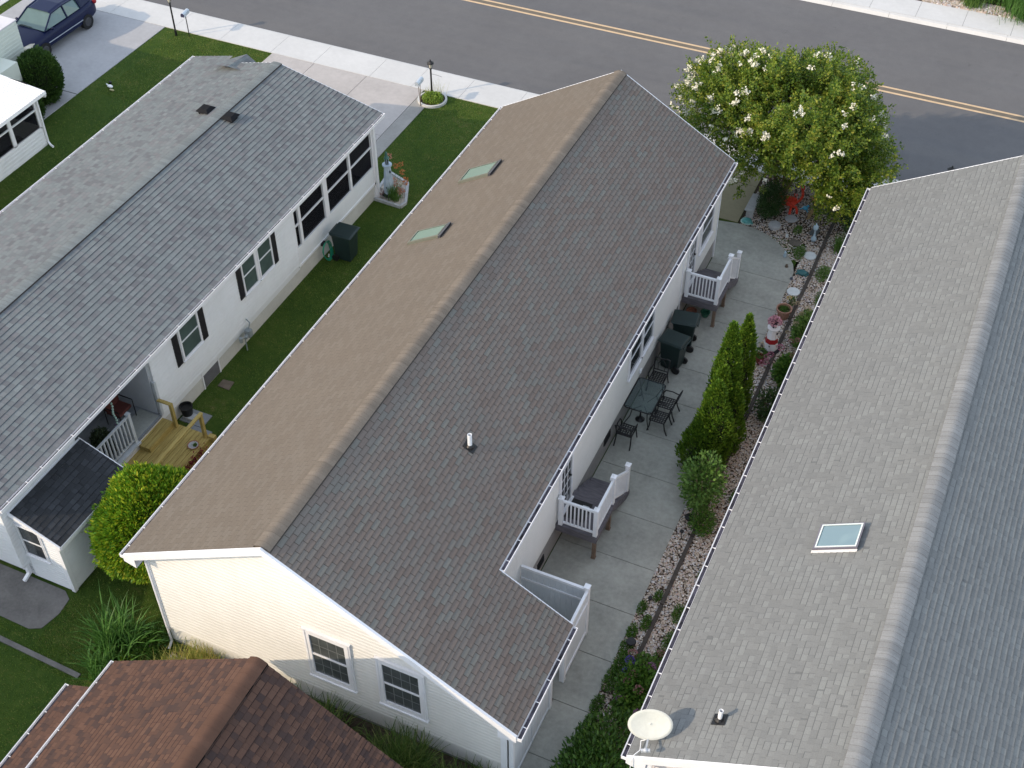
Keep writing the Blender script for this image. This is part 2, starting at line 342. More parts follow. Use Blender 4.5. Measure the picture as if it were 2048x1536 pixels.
def window_x(parent, x, sgn, y0, y1, z0, z1, fr=.07, mid=True, depth=.05, glass=None, name='window', grid=None, label=None):
    m=MB(); xa,xb=x,x+sgn*depth; zi0,zi1,yi0,yi1=z0+fr,z1-fr,y0+fr,y1-fr
    m.box(xa,xb,y0,y1,zi1,z1); m.box(xa,xb,y0,y1,z0,zi0); m.box(xa,xb,y0,yi0,zi0,zi1); m.box(xa,xb,yi1,y1,zi0,zi1)
    m.box(xa,xb+sgn*.03,y0-.03,y1+.03,z0-.04,z0)
    if mid: zm=(zi0+zi1)/2; m.box(xa,x+sgn*(depth-.015),yi0,yi1,zm-.02,zm+.02)
    o=m.build(name,W_TRIM,parent,world=True)
    if label: o['label']=label
    g=MB(); g.box(x+sgn*.004,x+sgn*.018,yi0,yi1,zi0,zi1); g.build('pane',glass or GLASS_DARK,o,world=True)
    return o
def window_y(parent, y, sgn, x0, x1, z0, z1, fr=.15, depth=.05, grid=(4,2), name='window', label=None, glass=None):
    m=MB(); ya,yb=y,y+sgn*depth; xi0,xi1,zi0,zi1=x0+fr,x1-fr,z0+fr,z1-fr
    m.box(x0,x1,ya,yb,zi1,z1); m.box(x0,x1,ya,yb,z0,zi0); m.box(x0,xi0,ya,yb,zi0,zi1); m.box(xi1,x1,ya,yb,zi0,zi1)
    m.box(x0-.02,x1+.02,ya,yb+sgn*.03,z0-.045,z0); m.box(x0-.015,x1+.015,ya,yb+sgn*.02,z1,z1+.03)
    for a in (x0+.05,x1-.05): m.box(a-.012,a+.012,yb,yb+sgn*.012,z0+.01,z1-.01)
    zm=(zi0+zi1)/2; m.box(xi0,xi1,ya,y+sgn*(depth-.012),zm-.025,zm+.025)
    o=m.build(name,W_TRIM,parent,world=True)
    if label: o['label']=label
    g=MB(); g.box(xi0,xi1,y+sgn*.004,y+sgn*.016,zi0,zi1); g.build('pane',glass or GLASS_DARK,o,world=True)
    if grid:
        g=MB(); nx,nz=grid
        for k in range(1,nx): xx=xi0+(xi1-xi0)*k/nx; g.box(xx-.007,xx+.007,y+sgn*.016,y+sgn*.02,zi0,zm-.03); g.box(xx-.007,xx+.007,y+sgn*.016,y+sgn*.02,zm+.03,zi1)
        for za,zb in ((zi0,zm),(zm,zi1)):
            for k in range(1,nz): zz=za+(zb-za)*k/nz; g.box(xi0,xi1,y+sgn*.0165,y+sgn*.0195,zz-.007,zz+.007)
        g.build('grille',plain('grille_bar',(.17,.18,.18,1),.5,.05,3,0) if 'grille_bar' not in bpy.data.materials else bpy.data.materials['grille_bar'],o,world=True)
    return o
# ================================================================ SETTING
t=NT('lawn_turf'); t.set(.9,.1); o_=t.obj(); a=t.noise(.55,o_,6,.7); b=t.noise(4.5,o_,5,.75); g=t.noise(45,o_,4,.75)
f=t.math('ADD',t.math('MULTIPLY',a,.5),t.math('MULTIPLY',b,.5))
c=t.ramp(f,[(.30,(.028,.052,.010,1)),(.45,(.045,.082,.013,1)),(.56,(.070,.108,.018,1)),(.66,(.15,.135,.05,1))]); c=t.mix(t.math('MULTIPLY',g,.65),c,(.02,.045,.01,1))
t.base(c); t.bump(g,.5,.03); TURF=t.m
t=NT('bare_soil'); t.set(.95,.1); o_=t.obj(); g=t.noise(12,o_,6,.75)
t.base(t.ramp(g,[(.3,(.03,.022,.017,1)),(.7,(.10,.075,.055,1))])); t.bump(g,.8,.03); SOIL=t.m
t=NT('asphalt'); t.set(.9,.25); o_=t.obj(); a=t.noise(.22,o_,5,.6); b=t.noise(2.5,o_,5,.65); g=t.noise(38,o_,4,.85)
c=t.ramp(t.math('ADD',t.math('MULTIPLY',a,.6),t.math('MULTIPLY',b,.4)),[(.3,(.118,.116,.120,1)),(.7,(.162,.160,.162,1))])
mp=t.n('ShaderNodeMapping'); mp.inputs['Scale'].default_value=(.05,.9,1); t.l(o_,mp.inputs[0]); lane=t.noise(1.3,mp.outputs[0],5,.6); c=t.mix(t.math('MULTIPLY',t.math('SUBTRACT',lane,.35),.9),c,(.19,.18,.17,1)); sp_=t.noise(1.1,o_,6,.8); c=t.mix(t.math('MULTIPLY',t.math('GREATER_THAN',sp_,.66),.25),c,(.05,.05,.05,1))
c=t.mix(t.math('MULTIPLY',t.math('SUBTRACT',g,.3),.9),c,(.04,.04,.042,1))
cr=t.n('ShaderNodeTexVoronoi',feature='DISTANCE_TO_EDGE'); cr.inputs['Scale'].default_value=.16; wob=t.noise(.8,o_,4,out='Color'); ad=t.n('ShaderNodeVectorMath',operation='ADD'); sc_=t.n('ShaderNodeVectorMath',operation='SCALE'); sc_.inputs['Scale'].default_value=1.6
t.l(wob,sc_.inputs[0]); t.l(o_,ad.inputs[0]); t.l(sc_.outputs[0],ad.inputs[1]); t.l(ad.outputs[0],cr.inputs['Vector'])
c=t.mix(t.math('MULTIPLY',t.math('LESS_THAN',cr.outputs[0],.0011),.12),c,(.04,.04,.04,1))
t.base(c); t.bump(g,.5,.008); ASPH=t.m
CONC_NEW=concrete('sidewalk_concrete',(.57,.565,.55,1),.90,.5)
CONC_PATIO=concrete('patio_concrete',(.385,.39,.35,1),.60,.8,(.32,.66))
CONC_DRIVE=concrete('driveway_concrete',(.46,.43,.41,1),.78,.6)
CONC_DRIVE2=concrete('old_driveway_concrete',(.40,.40,.41,1),.8,.7)
CONC_STRIP=concrete('darker_concrete_strip',(.33,.32,.30,1),.72,1.1)
CONC_WALK=concrete('tan_walkway_concrete',(.30,.27,.18,1),.8,.8)
CONC_OLD=concrete('mossy_old_slab',(.20,.19,.18,1),.5,1.6)
JOINT=plain('joint_groove',(.05,.05,.045,1),.95,.2,5,0)
YELLOW=concrete('faded_yellow_paint',(.62,.45,.28,1),.85,3)
def sheet(name, mat, pts, z0, z1, kind='structure', **k):
    m=MB(); m.poly(pts,z0,z1); o=m.build(name,mat); tag(o,kind=kind); return o
def rect(x0,x1,y0,y1): return [(x0,y0),(x1,y0),(x1,y1),(x0,y1)]
sheet('ground',SOIL,rect(-260,240,-80,320),-.5,-.16)
def sheetz(name,mat,rs,z0,z1):
    m=MB()
    for r in rs: m.box(*r,z0,z1)
    return tag(m.build(name,mat),kind='structure')
sheetz('lawn',TURF,[(-120,-5.2,-40,38.45),(60,-2.0,-40,38.45)],-.15,0)
sheetz('lawn',TURF,[(-120,90,53.7,120)],-.15,-.02)
road=sheetz('road',ASPH,[(-140,120,40.06,51.94)],-.155,-.10)
m=MB()
for y0,y1 in ((45.89,46.0),(46.24,46.35)): m.box(-140,120,y0,y1,-.0999,-.096)
tag(m.build('road_marking',YELLOW),kind='structure')
m=MB(); m.box(-140,120,46.0,46.24,-.0999,-.097); tag(m.build('road_marking',concrete('worn_brown_paint',(.17,.145,.115,1),.8,2)),kind='structure')
# pavement slabs with grooves
def slabs(name,mat,xs,y0,y1,z1,gap=.012,z0=-.12):
    m=MB()
    for a,b in zip(xs[:-1],xs[1:]): m.box(a+gap/2,b-gap/2,y0,y1,z0,z1)
    g=MB(); g.box(xs[0],xs[-1],y0+.01,y1-.01,z0,z1-.03); m.mi=1; m.box(xs[0],xs[-1],y0+.01,y1-.01,z0+.005,z1-.02)
    return tag(m.build(name,[mat,JOINT]),kind='structure')
xs=[-60+2.6*i for i in range(0,10)]+[-33.35,-31.0,-28.51,-26.47,-23.88,-22.0,-19.92,-17.64,-15.4]+[-15.4+2.45*i for i in range(1,22)]
slabs('sidewalk',CONC_NEW,xs,38.45,39.92,.03)
slabs('sidewalk',CONC_NEW,[-60.2+1.97*i for i in range(0,50)],52.2,53.68,.03)
m=MB()   # rolled kerbs
for ya,yb,s in ((39.92,40.1,1),(52.18,51.9,-1)):
    x=-60
    while x<36: m.add([(x,ya,.028),(x+2.44,ya,.028),(x+2.44,(ya+yb)/2,.01),(x,(ya+yb)/2,.01),(x,yb,-.1),(x+2.44,yb,-.1),(x,ya,-.14),(x+2.44,ya,-.14),(x,yb,-.14),(x+2.44,yb,-.14)],
        [(0,1,2,3) if s>0 else (3,2,1,0),(3,2,5,4) if s>0 else (4,5,2,3),(4,5,9,8)]); x+=2.45
tag(m.build('kerb',CONC_NEW),kind='structure')
# driveways
m=MB()
for r in ((-28.4,-25.0,31.0,34.9),(-24.98,-21.42,31.0,34.9),(-28.4,-26.42,34.92,38.43),(-26.4,-24.0,34.92,38.43),(-23.98,-21.42,34.92,38.43)): m.box(*r,-.1,.028)
tag(m.build('driveway',CONC_DRIVE),kind='structure')
sheetz('driveway_strip',CONC_STRIP,[(-21.40,-20.82,31.0,38.0)],-.1,.024)
m=MB()
for r in ((-40.8,-37.6,32.62,38.43),(-37.58,-33.72,32.62,38.43),(-34.62,-33.72,24.0,32.58)): m.box(*r,-.1,.026)
tag(m.build('driveway',CONC_DRIVE2),kind='structure')
sheetz('driveway',CONC_NEW,[(-60,-41.35,24,38.43)],-.1,.028)
# patio slabs (1.524 m joints)
ys=[6.2,7.74,9.26,10.79,12.31,13.84,15.365,16.89,18.41,19.935,21.46,22.985,24.51,26.03,27.55,28.62,30.0,31.24,32.76]
m=MB(); g=.008
for a,b in zip(ys[:-1],ys[1:]):
    xl=-7.80 if a>=15.3 else -6.02
    if a<13.0: xl=-6.3
    m.box(xl,-5.1,a+g,b-g,-.1,.025)
m2=[(-7.80,32.76+g),(-5.1,32.76+g),(-5.12,33.35),(-5.25,33.76),(-5.6,34.28),(-6.03,34.70),(-6.53,35.0),(-7.0,35.14),(-7.6,35.18),(-8.30,35.06),(-8.3,33.1),(-7.80,33.1)]
m.poly(m2,-.1,.025)
m.mi=1; m.box(-7.8,-5.12,15.3,33.2,-.1,.005); m.box(-6.3,-5.12,6.2,15.3,-.1,.005)
# a slight bulge of the slab round the turning circle
tag(m.build('patio',[CONC_PATIO,JOINT]),kind='structure')
m=MB(); m.box(-7.78,-7.60,17.5,33.0,.0252,.0275)
m=MB(); m.box(-9.6,-7.62,35.24,37.5,-.1,.022); m.box(-9.6,-7.62,37.52,38.43,-.1,.022)
tag(m.build('walkway',CONC_WALK),kind='structure')
sheetz('flower_bed',SOIL,[(-5.1,-2.0,8,38.44),(-7.6,-5.1,35.0,38.44)],-.12,.004)
sheetz('flower_bed',SOIL,[(-15.0,-6.3,11.0,13.0)],-.12,.006)
sheetz('flower_bed',SOIL,[(-6,6,53.7,56.5)],-.12,.0)
# old slab at the rear left and the lawn edging strip
m=MB(); m.poly([(-24,11.84),(-19.73,11.82),(-18.78,11.8),(-18.5,11.95),(-18.38,12.5),(-18.44,12.95),(-18.7,13.12),(-24,13.12)],-.05,.02)
tag(m.build('old_slab',CONC_OLD),kind='structure')
m=MB(); m.bar((-24,11.42,.0),(-16.75,11.2,.0),.13,.07); tag(m.build('lawn_edging',CONC_OLD),kind='structure')
TIMBER=plain('grey_landscape_timber',(.06,.052,.045,1),.9,.3,5,.4)
m=MB(); y=16.6
random.seed(3)
while y<37.0:
    j=random.uniform(-.015,.015); m.bar((-4.59+j,y+.01,.03),(-4.59-j,y+2.38,.035),.1,.09); y+=2.4
tag(m.build('timber_edging',TIMBER),kind='structure')
# ================================================================ MAIN HOUSE
H=thing('house','long middle house with a mauve-brown shingle roof and a cream rear gable','house',(-11.55,23,0))
XM,ZR,S1=-11.549,5.95,.572; Y0,Y1=12.72,33.37; YC=15.78
zrm=lambda x: ZR-S1*abs(x-XM)
m=MB()
slope_strips(m,-7.60,XM,zrm(-7.60),ZR,lambda x:[(Y0,Y1)],.127)
# extension strips below the regular eave
Lx=math.hypot(-7.60+5.77,S1*(1.83)); 
mm=MB(); slope_strips(mm,-5.77,-7.60,zrm(-5.77),zrm(-7.60),lambda x:[(Y0,YC)],.127)
for i,f_ in enumerate(mm.f):
    m.f.append(tuple(len(m.v)+k for k in f_)); m.m.append(mm.m[i])
    if i in mm.uvs: m.uvs[len(m.f)-1]=[(a,b) for a,b in mm.uvs[i]]
m.v+=mm.v
m.mi=0
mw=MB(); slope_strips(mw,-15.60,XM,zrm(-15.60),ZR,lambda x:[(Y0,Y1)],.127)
roof=m.build('roof',[SH_MAIN,EDGE_MAIN],H,world=True)
tag(mw.build('roof',[SH_MAIN_LIT,EDGE_MAIN],H,world=True),'left slope coloured a sunlit tan, with two skylights')
m=MB()   # roof deck and soffits under the shingles
def deck_slab(m,xa,xb,za,zb,y0,y1,t=.1,g=.022):
    m.add([(xa,y0,za-g),(xb,y0,zb-g),(xb,y0,zb-g-t),(xa,y0,za-g-t),(xa,y1,za-g),(xb,y1,zb-g),(xb,y1,zb-g-t),(xa,y1,za-g-t)],[(0,1,2,3),(7,6,5,4),(0,4,5,1),(1,5,6,2),(2,6,7,3),(3,7,4,0)])
deck_slab(m,-15.59,XM,zrm(-15.59),ZR,Y0+.01,Y1-.01); deck_slab(m,XM,-7.61,ZR,zrm(-7.61),Y0+.01,Y1-.01); deck_slab(m,-7.61,-5.78,zrm(-7.61),zrm(-5.78),Y0+.01,YC-.01)
m.build('soffit',W_TRIM,roof,world=True)
def rake(m,xa,za,xb,zb,y0,y1,h=.2,lift=.01):
    m.add([(xa,y0,za+lift),(xb,y0,zb+lift),(xb,y0,zb-h),(xa,y0,za-h),(xa,y1,za+lift),(xb,y1,zb+lift),(xb,y1,zb-h),(xa,y1,za-h)],[(0,1,2,3),(7,6,5,4),(0,4,5,1),(1,5,6,2),(2,6,7,3),(3,7,4,0)])
m=MB()
for (a,b) in ((Y0-.06,Y0),(Y1,Y1+.03)):
    rake(m,-15.6,zrm(-15.6),XM,ZR,a,b); rake(m,XM,ZR,-7.6 if a>20 else -5.77,zrm(-7.6 if a>20 else -5.77),a,b)
rake(m,-7.60,zrm(-7.60),-5.77,zrm(-5.77),YC,YC+.03,.18,0)
m.box(-15.60,-15.585,Y0,Y1,zrm(-15.6)-.17,zrm(-15.6)-.01); m.box(-7.615,-7.60,YC+.03,Y1,zrm(-7.6)-.17,zrm(-7.6)-.01); m.box(-5.785,-5.77,Y0,YC,zrm(-5.77)-.17,zrm(-5.77)-.01)
# boxed eave returns on the rear gable
m.add([(-15.6,Y0-.06,zrm(-15.6)-.2),(-15.28,Y0-.06,zrm(-15.28)-.2),(-15.28,Y0-.06,zrm(-15.6)-.3),(-15.6,Y0,zrm(-15.6)-.2),(-15.28,Y0,zrm(-15.28)-.2),(-15.28,Y0+.27,zrm(-15.6)-.3)],[(0,1,2),(0,2,5,3)])
m.add([(-6.2,Y0-.06,zrm(-6.2)-.2),(-5.77,Y0-.06,zrm(-5.77)-.2),(-6.2,Y0-.06,zrm(-5.77)-.26),(-6.2,Y0+.27,zrm(-5.77)-.26),(-5.77,Y0,zrm(-5.77)-.2)],[(0,2,1),(1,2,3,4)])
m.build('rake_board',W_TRIM,roof,world=True)
m=MB(); ridge_cap(m,XM,ZR+.004,Y0+.01,Y1-.01,S1,S1,.20,.142,.022); m.build('ridge_cap',[CAP_MAIN,EDGE_MAIN],roof,world=True,smooth=True)
def gut(parent,x,sgn,y0,y1,z): 
    m=MB(); gutter(m,x,sgn,y0,y1,z); m.build('gutter',[W_TRIM,GRIME],parent,world=True)
gut(H,-15.715,-1,Y0-.04,Y1,zrm(-15.715)+.03); gut(H,-7.485,1,YC+.04,Y1,zrm(-7.485)+.03); gut(H,-5.652,1,Y0-.04,YC,zrm(-5.652)+.03)
# walls
m=MB(); zb=.66
siding_wall_x(m,-15.28,-1,12.99,33.05,zb,3.72)
def xr_main(z):
    if z<zrm(-6.18)-.05: return (-15.28,-6.18)
    d=(ZR-.12-z)/S1; a=max(-15.28,XM-d); b=min(-6.18,XM+d); return (a,b) if b>a else (XM,XM)
siding_wall_y(m,12.99,-1,xr_main,zb,5.8)
m.box(-15.26,-7.84,13.01,33.03,.1,3.6); m.box(-7.84,-6.2,13.01,15.6,.1,2.55)
m.add([(-15.26,33.03,3.6),(XM,33.03,5.8),(-7.84,33.03,3.6),(-15.26,32.95,3.6),(XM,32.95,5.8),(-7.84,32.95,3.6),(-15.26,13.01,3.6),(XM,13.01,5.8),(-7.84,13.01,3.6)],[(2,1,0),(3,4,5),(6,7,8)])
wall=m.build('wall',SID_CREAM,H,world=True)
m=MB(); siding_wall_x(m,-7.82,1,15.8,33.05,.82,3.72); m.build('side_wall',SID_SIDE,H,world=True)
for bx in ((-7.86,-7.78,33.0,33.07,.05,3.7),(-7.81,-7.785,29.38,29.46,.5,3.7),(-15.31,-15.2,12.945,13.06,.62,3.55),(-6.27,-6.12,12.94,12.965,.05,2.6)):
    m=MB(); m.box(*bx); m.build('corner_trim',W_VINYL,wall,world=True)
m=MB(); m.box(-15.245,-7.83,13.02,33.02,0,.83); m.box(-7.83,-6.25,13.02,15.5,0,.70); m.build('foundation',FOUND,H,world=True)
# foundation vents
for y0,y1,z0,z1 in ((18.52,18.92,.24,.5),(23.16,23.63,.42,.70)):
    m=MB(); m.box(-7.83,-7.81,y0,y1,z0,z1)
    for k in range(4): zz=z0+.04+k*(z1-z0-.05)/4; m.bar((-7.80,y0+.02,zz),(-7.80,y1-.02,zz),.012,.02)
    m.build('foundation_vent',BLACK,H,world=True)
window_x(H,-7.805,1,24.75,25.80,1.62,2.95); window_x(H,-7.805,1,25.80,26.78,1.62,2.95); window_x(H,-7.805,1,31.0,32.35,1.60,2.95,fr=.11)
window_y(H,12.967,-1,-11.09,-9.89,1.33,3.13,glass=GLASS_CURT); window_y(H,12.967,-1,-9.26,-8.06,1.33,3.10,glass=GLASS_CURT)
def door(parent,x,y0,y1,z0,z1,knob_y):
    m=MB(); fr=.1
    m.box(x,x+.05,y0-fr,y0,z0,z1+fr); m.box(x,x+.05,y1,y1+fr,z0,z1+fr); m.box(x,x+.05,y0,y1,z1,z1+fr); m.box(x,x+.10,y0-fr,y1+fr,z0-.05,z0)
    o=m.build('door',W_TRIM,parent,world=True)
    g=MB(); g.box(x+.004,x+.02,y0,y1,z0,z1); g.build('door_leaf',GLASS_DARK,o,world=True)
    g=MB()
    for k in range(1,3): yy=y0+(y1-y0)*k/3; g.box(x+.02,x+.028,yy-.012,yy+.012,z0+.15,z1-.1)
    for k in range(1,5): zz=z0+.15+(z1-z0-.25)*k/5; g.box(x+.0205,x+.0275,y0+.05,y1-.05,zz-.012,zz+.012)
    g.build('grille',W_TRIM,o,world=True)
    g=MB(); g.cyl((x+.02,knob_y,z0+1.0),(x+.075,knob_y,z0+1.0),.025,.03,8); g.build('handle',BLACK,o,world=True)
door(H,-7.805,19.88,20.55,1.02,3.05,20.47); door(H,-7.805,29.9,30.55,1.02,3.05,30.47)
m=MB(); m.ell((-7.77,25.86,1.02),.035,.09,.10,10,6); m.build('dryer_vent',W_VINYL,H,world=True,smooth=True)
m=MB(); m.cyl((-15.25,12.94,.1),(-15.25,12.94,3.3),.03,n=8); m.cyl((-15.25,12.94,.12),(-15.22,12.75,.03),.035,.035,8); m.build('downspout',W_TRIM,H,world=True)
# pipe, skylights
def onroof(x,y,f,dz): return (x,y,f(x)+dz)
def pipe_vent(parent,x,y,f,h,sl,r=.055):
    m=MB(); m.cyl((x,y,f(x)-.05),(x,y,f(x)+h),r,r,14,False); m.cyl((x,y,f(x)+h-.002),(x,y,f(x)+h),r,r*.8,14,False); m.cyl((x,y,f(x)+h),(x,y,f(x)+h-.12),r*.8,r*.8,14,False); m.add([(x-.03,y-.03,f(x)+h-.11),(x+.03,y-.03,f(x)+h-.11),(x+.03,y+.03,f(x)+h-.11),(x-.03,y+.03,f(x)+h-.11)],[(0,1,2,3)])
    p=m.build('vent_pipe',W_VINYL,parent,world=True)
    m=MB(); s=.13; pts=[(x-s,y-s),(x+s,y-s),(x+s,y+s),(x-s,y+s)]; vs=[(a,b,f(a)+.018) for a,b in pts]+[(a,b,f(a)+.03) for a,b in pts]
    m.add(vs,[(3,2,1,0),(4,5,6,7),(0,1,5,4),(1,2,6,5),(2,3,7,6),(3,0,4,7)]); m.lathe([(.11,0),(.1,.05),(.065,.09)],(x,y,f(x)),12)
    m.build('flashing',BLACK,p,world=True)
pipe_vent(H,-9.39,18.05,zrm,.42,S1)
def skylight(parent,x0,x1,y0,y1,f,h=.11,frm=None,fw_=.07,gl=None):
    """box skylight on the slope plane f"""
    frm=frm or SKYFRAME
    m=MB()
    def frame(xa,xb,ya,yb,h0,h1):
        vs=[(a,b,f(a)+h0) for a,b in ((xa,ya),(xb,ya),(xb,yb),(xa,yb))]+[(a,b,f(a)+h1) for a,b in ((xa,ya),(xb,ya),(xb,yb),(xa,yb))]
        m.add(vs,[(3,2,1,0),(4,5,6,7),(0,1,5,4),(1,2,6,5),(2,3,7,6),(3,0,4,7)])
    frame(x0,x1,y0,y0+fw_,-.02,h); frame(x0,x1,y1-fw_,y1,-.02,h); frame(x0,x0+fw_,y0+fw_,y1-fw_,-.02,h); frame(x1-fw_,x1,y0+fw_,y1-fw_,-.02,h)
    o=m.build('skylight',frm,parent,world=True)
    m=MB(); fr2=.03
    def fr3(xa,xb,ya,yb,h0,h1):
        vs=[(a,b,f(a)+h0) for a,b in ((xa,ya),(xb,ya),(xb,yb),(xa,yb))]+[(a,b,f(a)+h1) for a,b in ((xa,ya),(xb,ya),(xb,yb),(xa,yb))]
        m.add(vs,[(3,2,1,0),(4,5,6,7),(0,1,5,4),(1,2,6,5),(2,3,7,6),(3,0,4,7)])
    a0,a1,b0,b1=x0+fw_*.6,x1-fw_*.6,y0+fw_*.6,y1-fw_*.6
    fr3(a0,a1,b0,b0+fr2,h+.001,h+.012); fr3(a0,a1,b1-fr2,b1,h+.001,h+.012); fr3(a0,a0+fr2,b0+fr2,b1-fr2,h+.001,h+.012); fr3(a1-fr2,a1,b0+fr2,b1-fr2,h+.001,h+.012)
    m.build('inner_frame',SKYINNER if frm is not SKYGREEN else SKYGREEN,o,world=True)
    m=MB(); m.add([(a,b,f(a)+h-.01) for a,b in ((x0+fw_,y0+fw_),(x1-fw_,y0+fw_),(x1-fw_,y1-fw_),(x0+fw_,y1-fw_))],[(0,1,2,3)]); m.build('pane',gl or GLASS_SKY,o,world=True)
    return o
SKYFRAME=plain('bronze_skylight_frame',(.06,.06,.07,1),.4,.1,4,0); SKYGREEN=plain('weathered_skylight_frame',(.15,.155,.125,1),.5,.1,4,0); SKYG2=plain('mauve_grey_skylight_frame',(.15,.14,.17,1),.4,.1,4,0); SKYINNER=plain('pale_inner_frame',(.62,.68,.66,1),.5,.05,4,0)
zl=lambda x: ZR+S1*(x-XM)
for y0,y1 in ((28.1,28.86),(24.83,25.46)):
    sk=skylight(H,-14.68,-13.66,y0,y1,zl,.09,SKYGREEN,.045)
    m=MB(); vs=[(a,b,zl(a)+c_) for c_ in (-.02,.10) for a,b in ((-13.66,y0-.03),(-13.58,y0-.03),(-13.58,y1+.03),(-13.66,y1+.03))]; m.add(vs,[(3,2,1,0),(4,5,6,7),(0,1,5,4),(1,2,6,5),(2,3,7,6),(3,0,4,7)]); m.build('head_flashing',SKYFRAME,sk,world=True)
# ================================================================ GREY HOUSE (left)
G=thing('house','low left house with a blue-grey shingle roof, black shutters and screened porch','house',(-23.4,22.5,0))
GX,GZ,GS=-23.329,4.283,.24; GY0,GY1=12.75,31.78
zg=lambda x: GZ-GS*abs(x-GX)
m=MB(); slope_strips(m,-19.36,GX,zg(-19.36),GZ,lambda x:[(GY0,GY1)],.17,.017); slope_strips(m,-27.22,GX,zg(-27.22),GZ,lambda x:[(GY0,GY1 if x>-25.6 else 32.3)],.17,.018)
groof=m.build('roof',[SH_GREY,EDGE],G,world=True)
m=MB(); deck_slab(m,-27.21,GX,zg(-27.21),GZ,GY0+.01,GY1-.01); deck_slab(m,GX,-19.37,GZ,zg(-19.37),GY0+.01,GY1-.01); m.build('soffit',W_TRIM,groof,world=True)
m=MB()
for a,b in ((GY0-.04,GY0),(GY1,GY1+.03)): rake(m,-27.22,zg(-27.22),GX,GZ,a,b,.17,0); rake(m,GX,GZ,-19.36,zg(-19.36),a,b,.17,0)
m.box(-19.375,-19.36,GY0,GY1,zg(-19.36)-.16,zg(-19.36)-.005); m.build('rake_board',W_TRIM,groof,world=True)
m=MB(); ridge_cap(m,GX,GZ+.004,GY0,GY1,GS,GS,.17,.14); m.build('ridge_cap',[CAP_GREY,EDGE_MAIN],groof,world=True,smooth=True)
# small front gable bump beyond the left slope
m=MB(); m.add([(-25.6,31.2,4.0),(-25.0,31.2,4.05),(-24.4,31.2,4.02),(-25.6,32.3,3.66),(-25.0,32.35,3.93),(-24.45,32.3,3.62)],[(0,1,4,3),(1,2,5,4)])
m.uvs={0:[(0,0),(1,0),(1,1),(0,1)],1:[(2,0),(3,0),(3,1),(2,1)]}; m.build('porch_roof',SH_GREY,G,world=True)
gut(G,-19.256,1,GY0-.03,GY1,zg(-19.256)+.03); gut(G,-27.33,-1,GY0-.03,GY1+.5,zg(-27.33)+.03)
m=MB()
WX=-19.66
siding_wall_x(m,WX,1,18.90,26.36,.66,3.3)          # solid wall between porch recess and screens
siding_wall_x(m,WX,1,12.9,15.7,.66,3.3)
m.box(WX-.1,WX-.002,18.90,26.36,.5,3.25); m.box(WX-.1,WX-.002,13.2,15.75,.1,3.25)
m.box(WX-.1,WX+.004,26.36,31.56,.66,1.33)           # knee wall below the screens
m.box(WX-.1,WX+.004,26.36,31.56,2.72,3.28)
def xr_g(z): d=(GZ-.1-z)/GS; return (max(-26.95,GX-d),min(WX,GX+d))
siding_wall_y(m,13.2,-1,xr_g,.12,4.1)
m.box(-26.95,-26.85,13.2,31.5,0,3.3)
m.add([(-26.95,31.5,0),(WX,31.5,0),(WX,31.5,3.25),(GX,31.5,4.1),(-26.95,31.5,3.25)],[(4,3,2,1,0)])
gw=m.build('wall',SID_WHITE,G,world=True)
m=MB(); m.box(WX,WX+.03,26.3,31.6,.60,.68); m.box(WX,WX+.022,26.36,26.40,.66,3.2)
m.box(WX-.06,WX+.03,31.33,31.6,.0,3.22); m.box(WX+.03,WX+.09,31.42,31.54,.02,3.2)
for a,b in ((29.82,29.93),(28.18,28.42),(26.65,26.78)): m.box(WX-.06,WX+.02,a,b,1.33,3.2)
for a,b in ((29.93,31.33),(28.42,29.82),(26.78,28.18),(26.40,26.65)): m.box(WX-.04,WX+.0,a,b,2.12,2.18)
m.build('screen_frame',W_TRIM,G,world=True)
t_=NT('porch_screen_mesh'); t_.set(.8,.1); t_.base((.012,.012,.016,1)); tr=t_.n('ShaderNodeBsdfTransparent'); mx=t_.n('ShaderNodeMixShader'); mx.inputs[0].default_value=.45; t_.l(t_.b.outputs[0],mx.inputs[1]); t_.l(tr.outputs[0],mx.inputs[2]); t_.l(mx.outputs[0],t_.t.nodes['Material Output'].inputs[0]); SCR=t_.m
for a,b in ((29.93,31.33),(28.42,29.82),(26.78,28.18),(26.40,26.65)):
    m=MB(); m.box(WX-.055,WX-.05,a,b,1.33,2.72); m.build('screen',SCR,G,world=True)
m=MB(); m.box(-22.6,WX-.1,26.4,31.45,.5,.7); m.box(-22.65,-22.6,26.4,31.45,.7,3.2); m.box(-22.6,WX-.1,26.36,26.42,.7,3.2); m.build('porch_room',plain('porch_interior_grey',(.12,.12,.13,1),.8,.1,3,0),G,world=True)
m=MB(); m.box(WX-.08,WX-.02,12.98+.25,31.5,0,.67); m.build('foundation',FOUND_W,G,world=True)
m=MB(); m.box(WX-.02,WX-.005,20.85,21.62,.03,.62); o=m.build('crawlspace_vent',plain('grey_vent_panel',(.13,.13,.14,1),.7,.15,5,.1),G,world=True)
m=MB(); m.box(WX-.015,WX+.01,20.80,20.85,-.02,.64); m.box(WX-.015,WX+.01,21.62,21.67,-.02,.64); m.box(WX-.015,WX+.01,20.85,21.62,.62,.64); m.build('frame',W_TRIM,o,world=True)
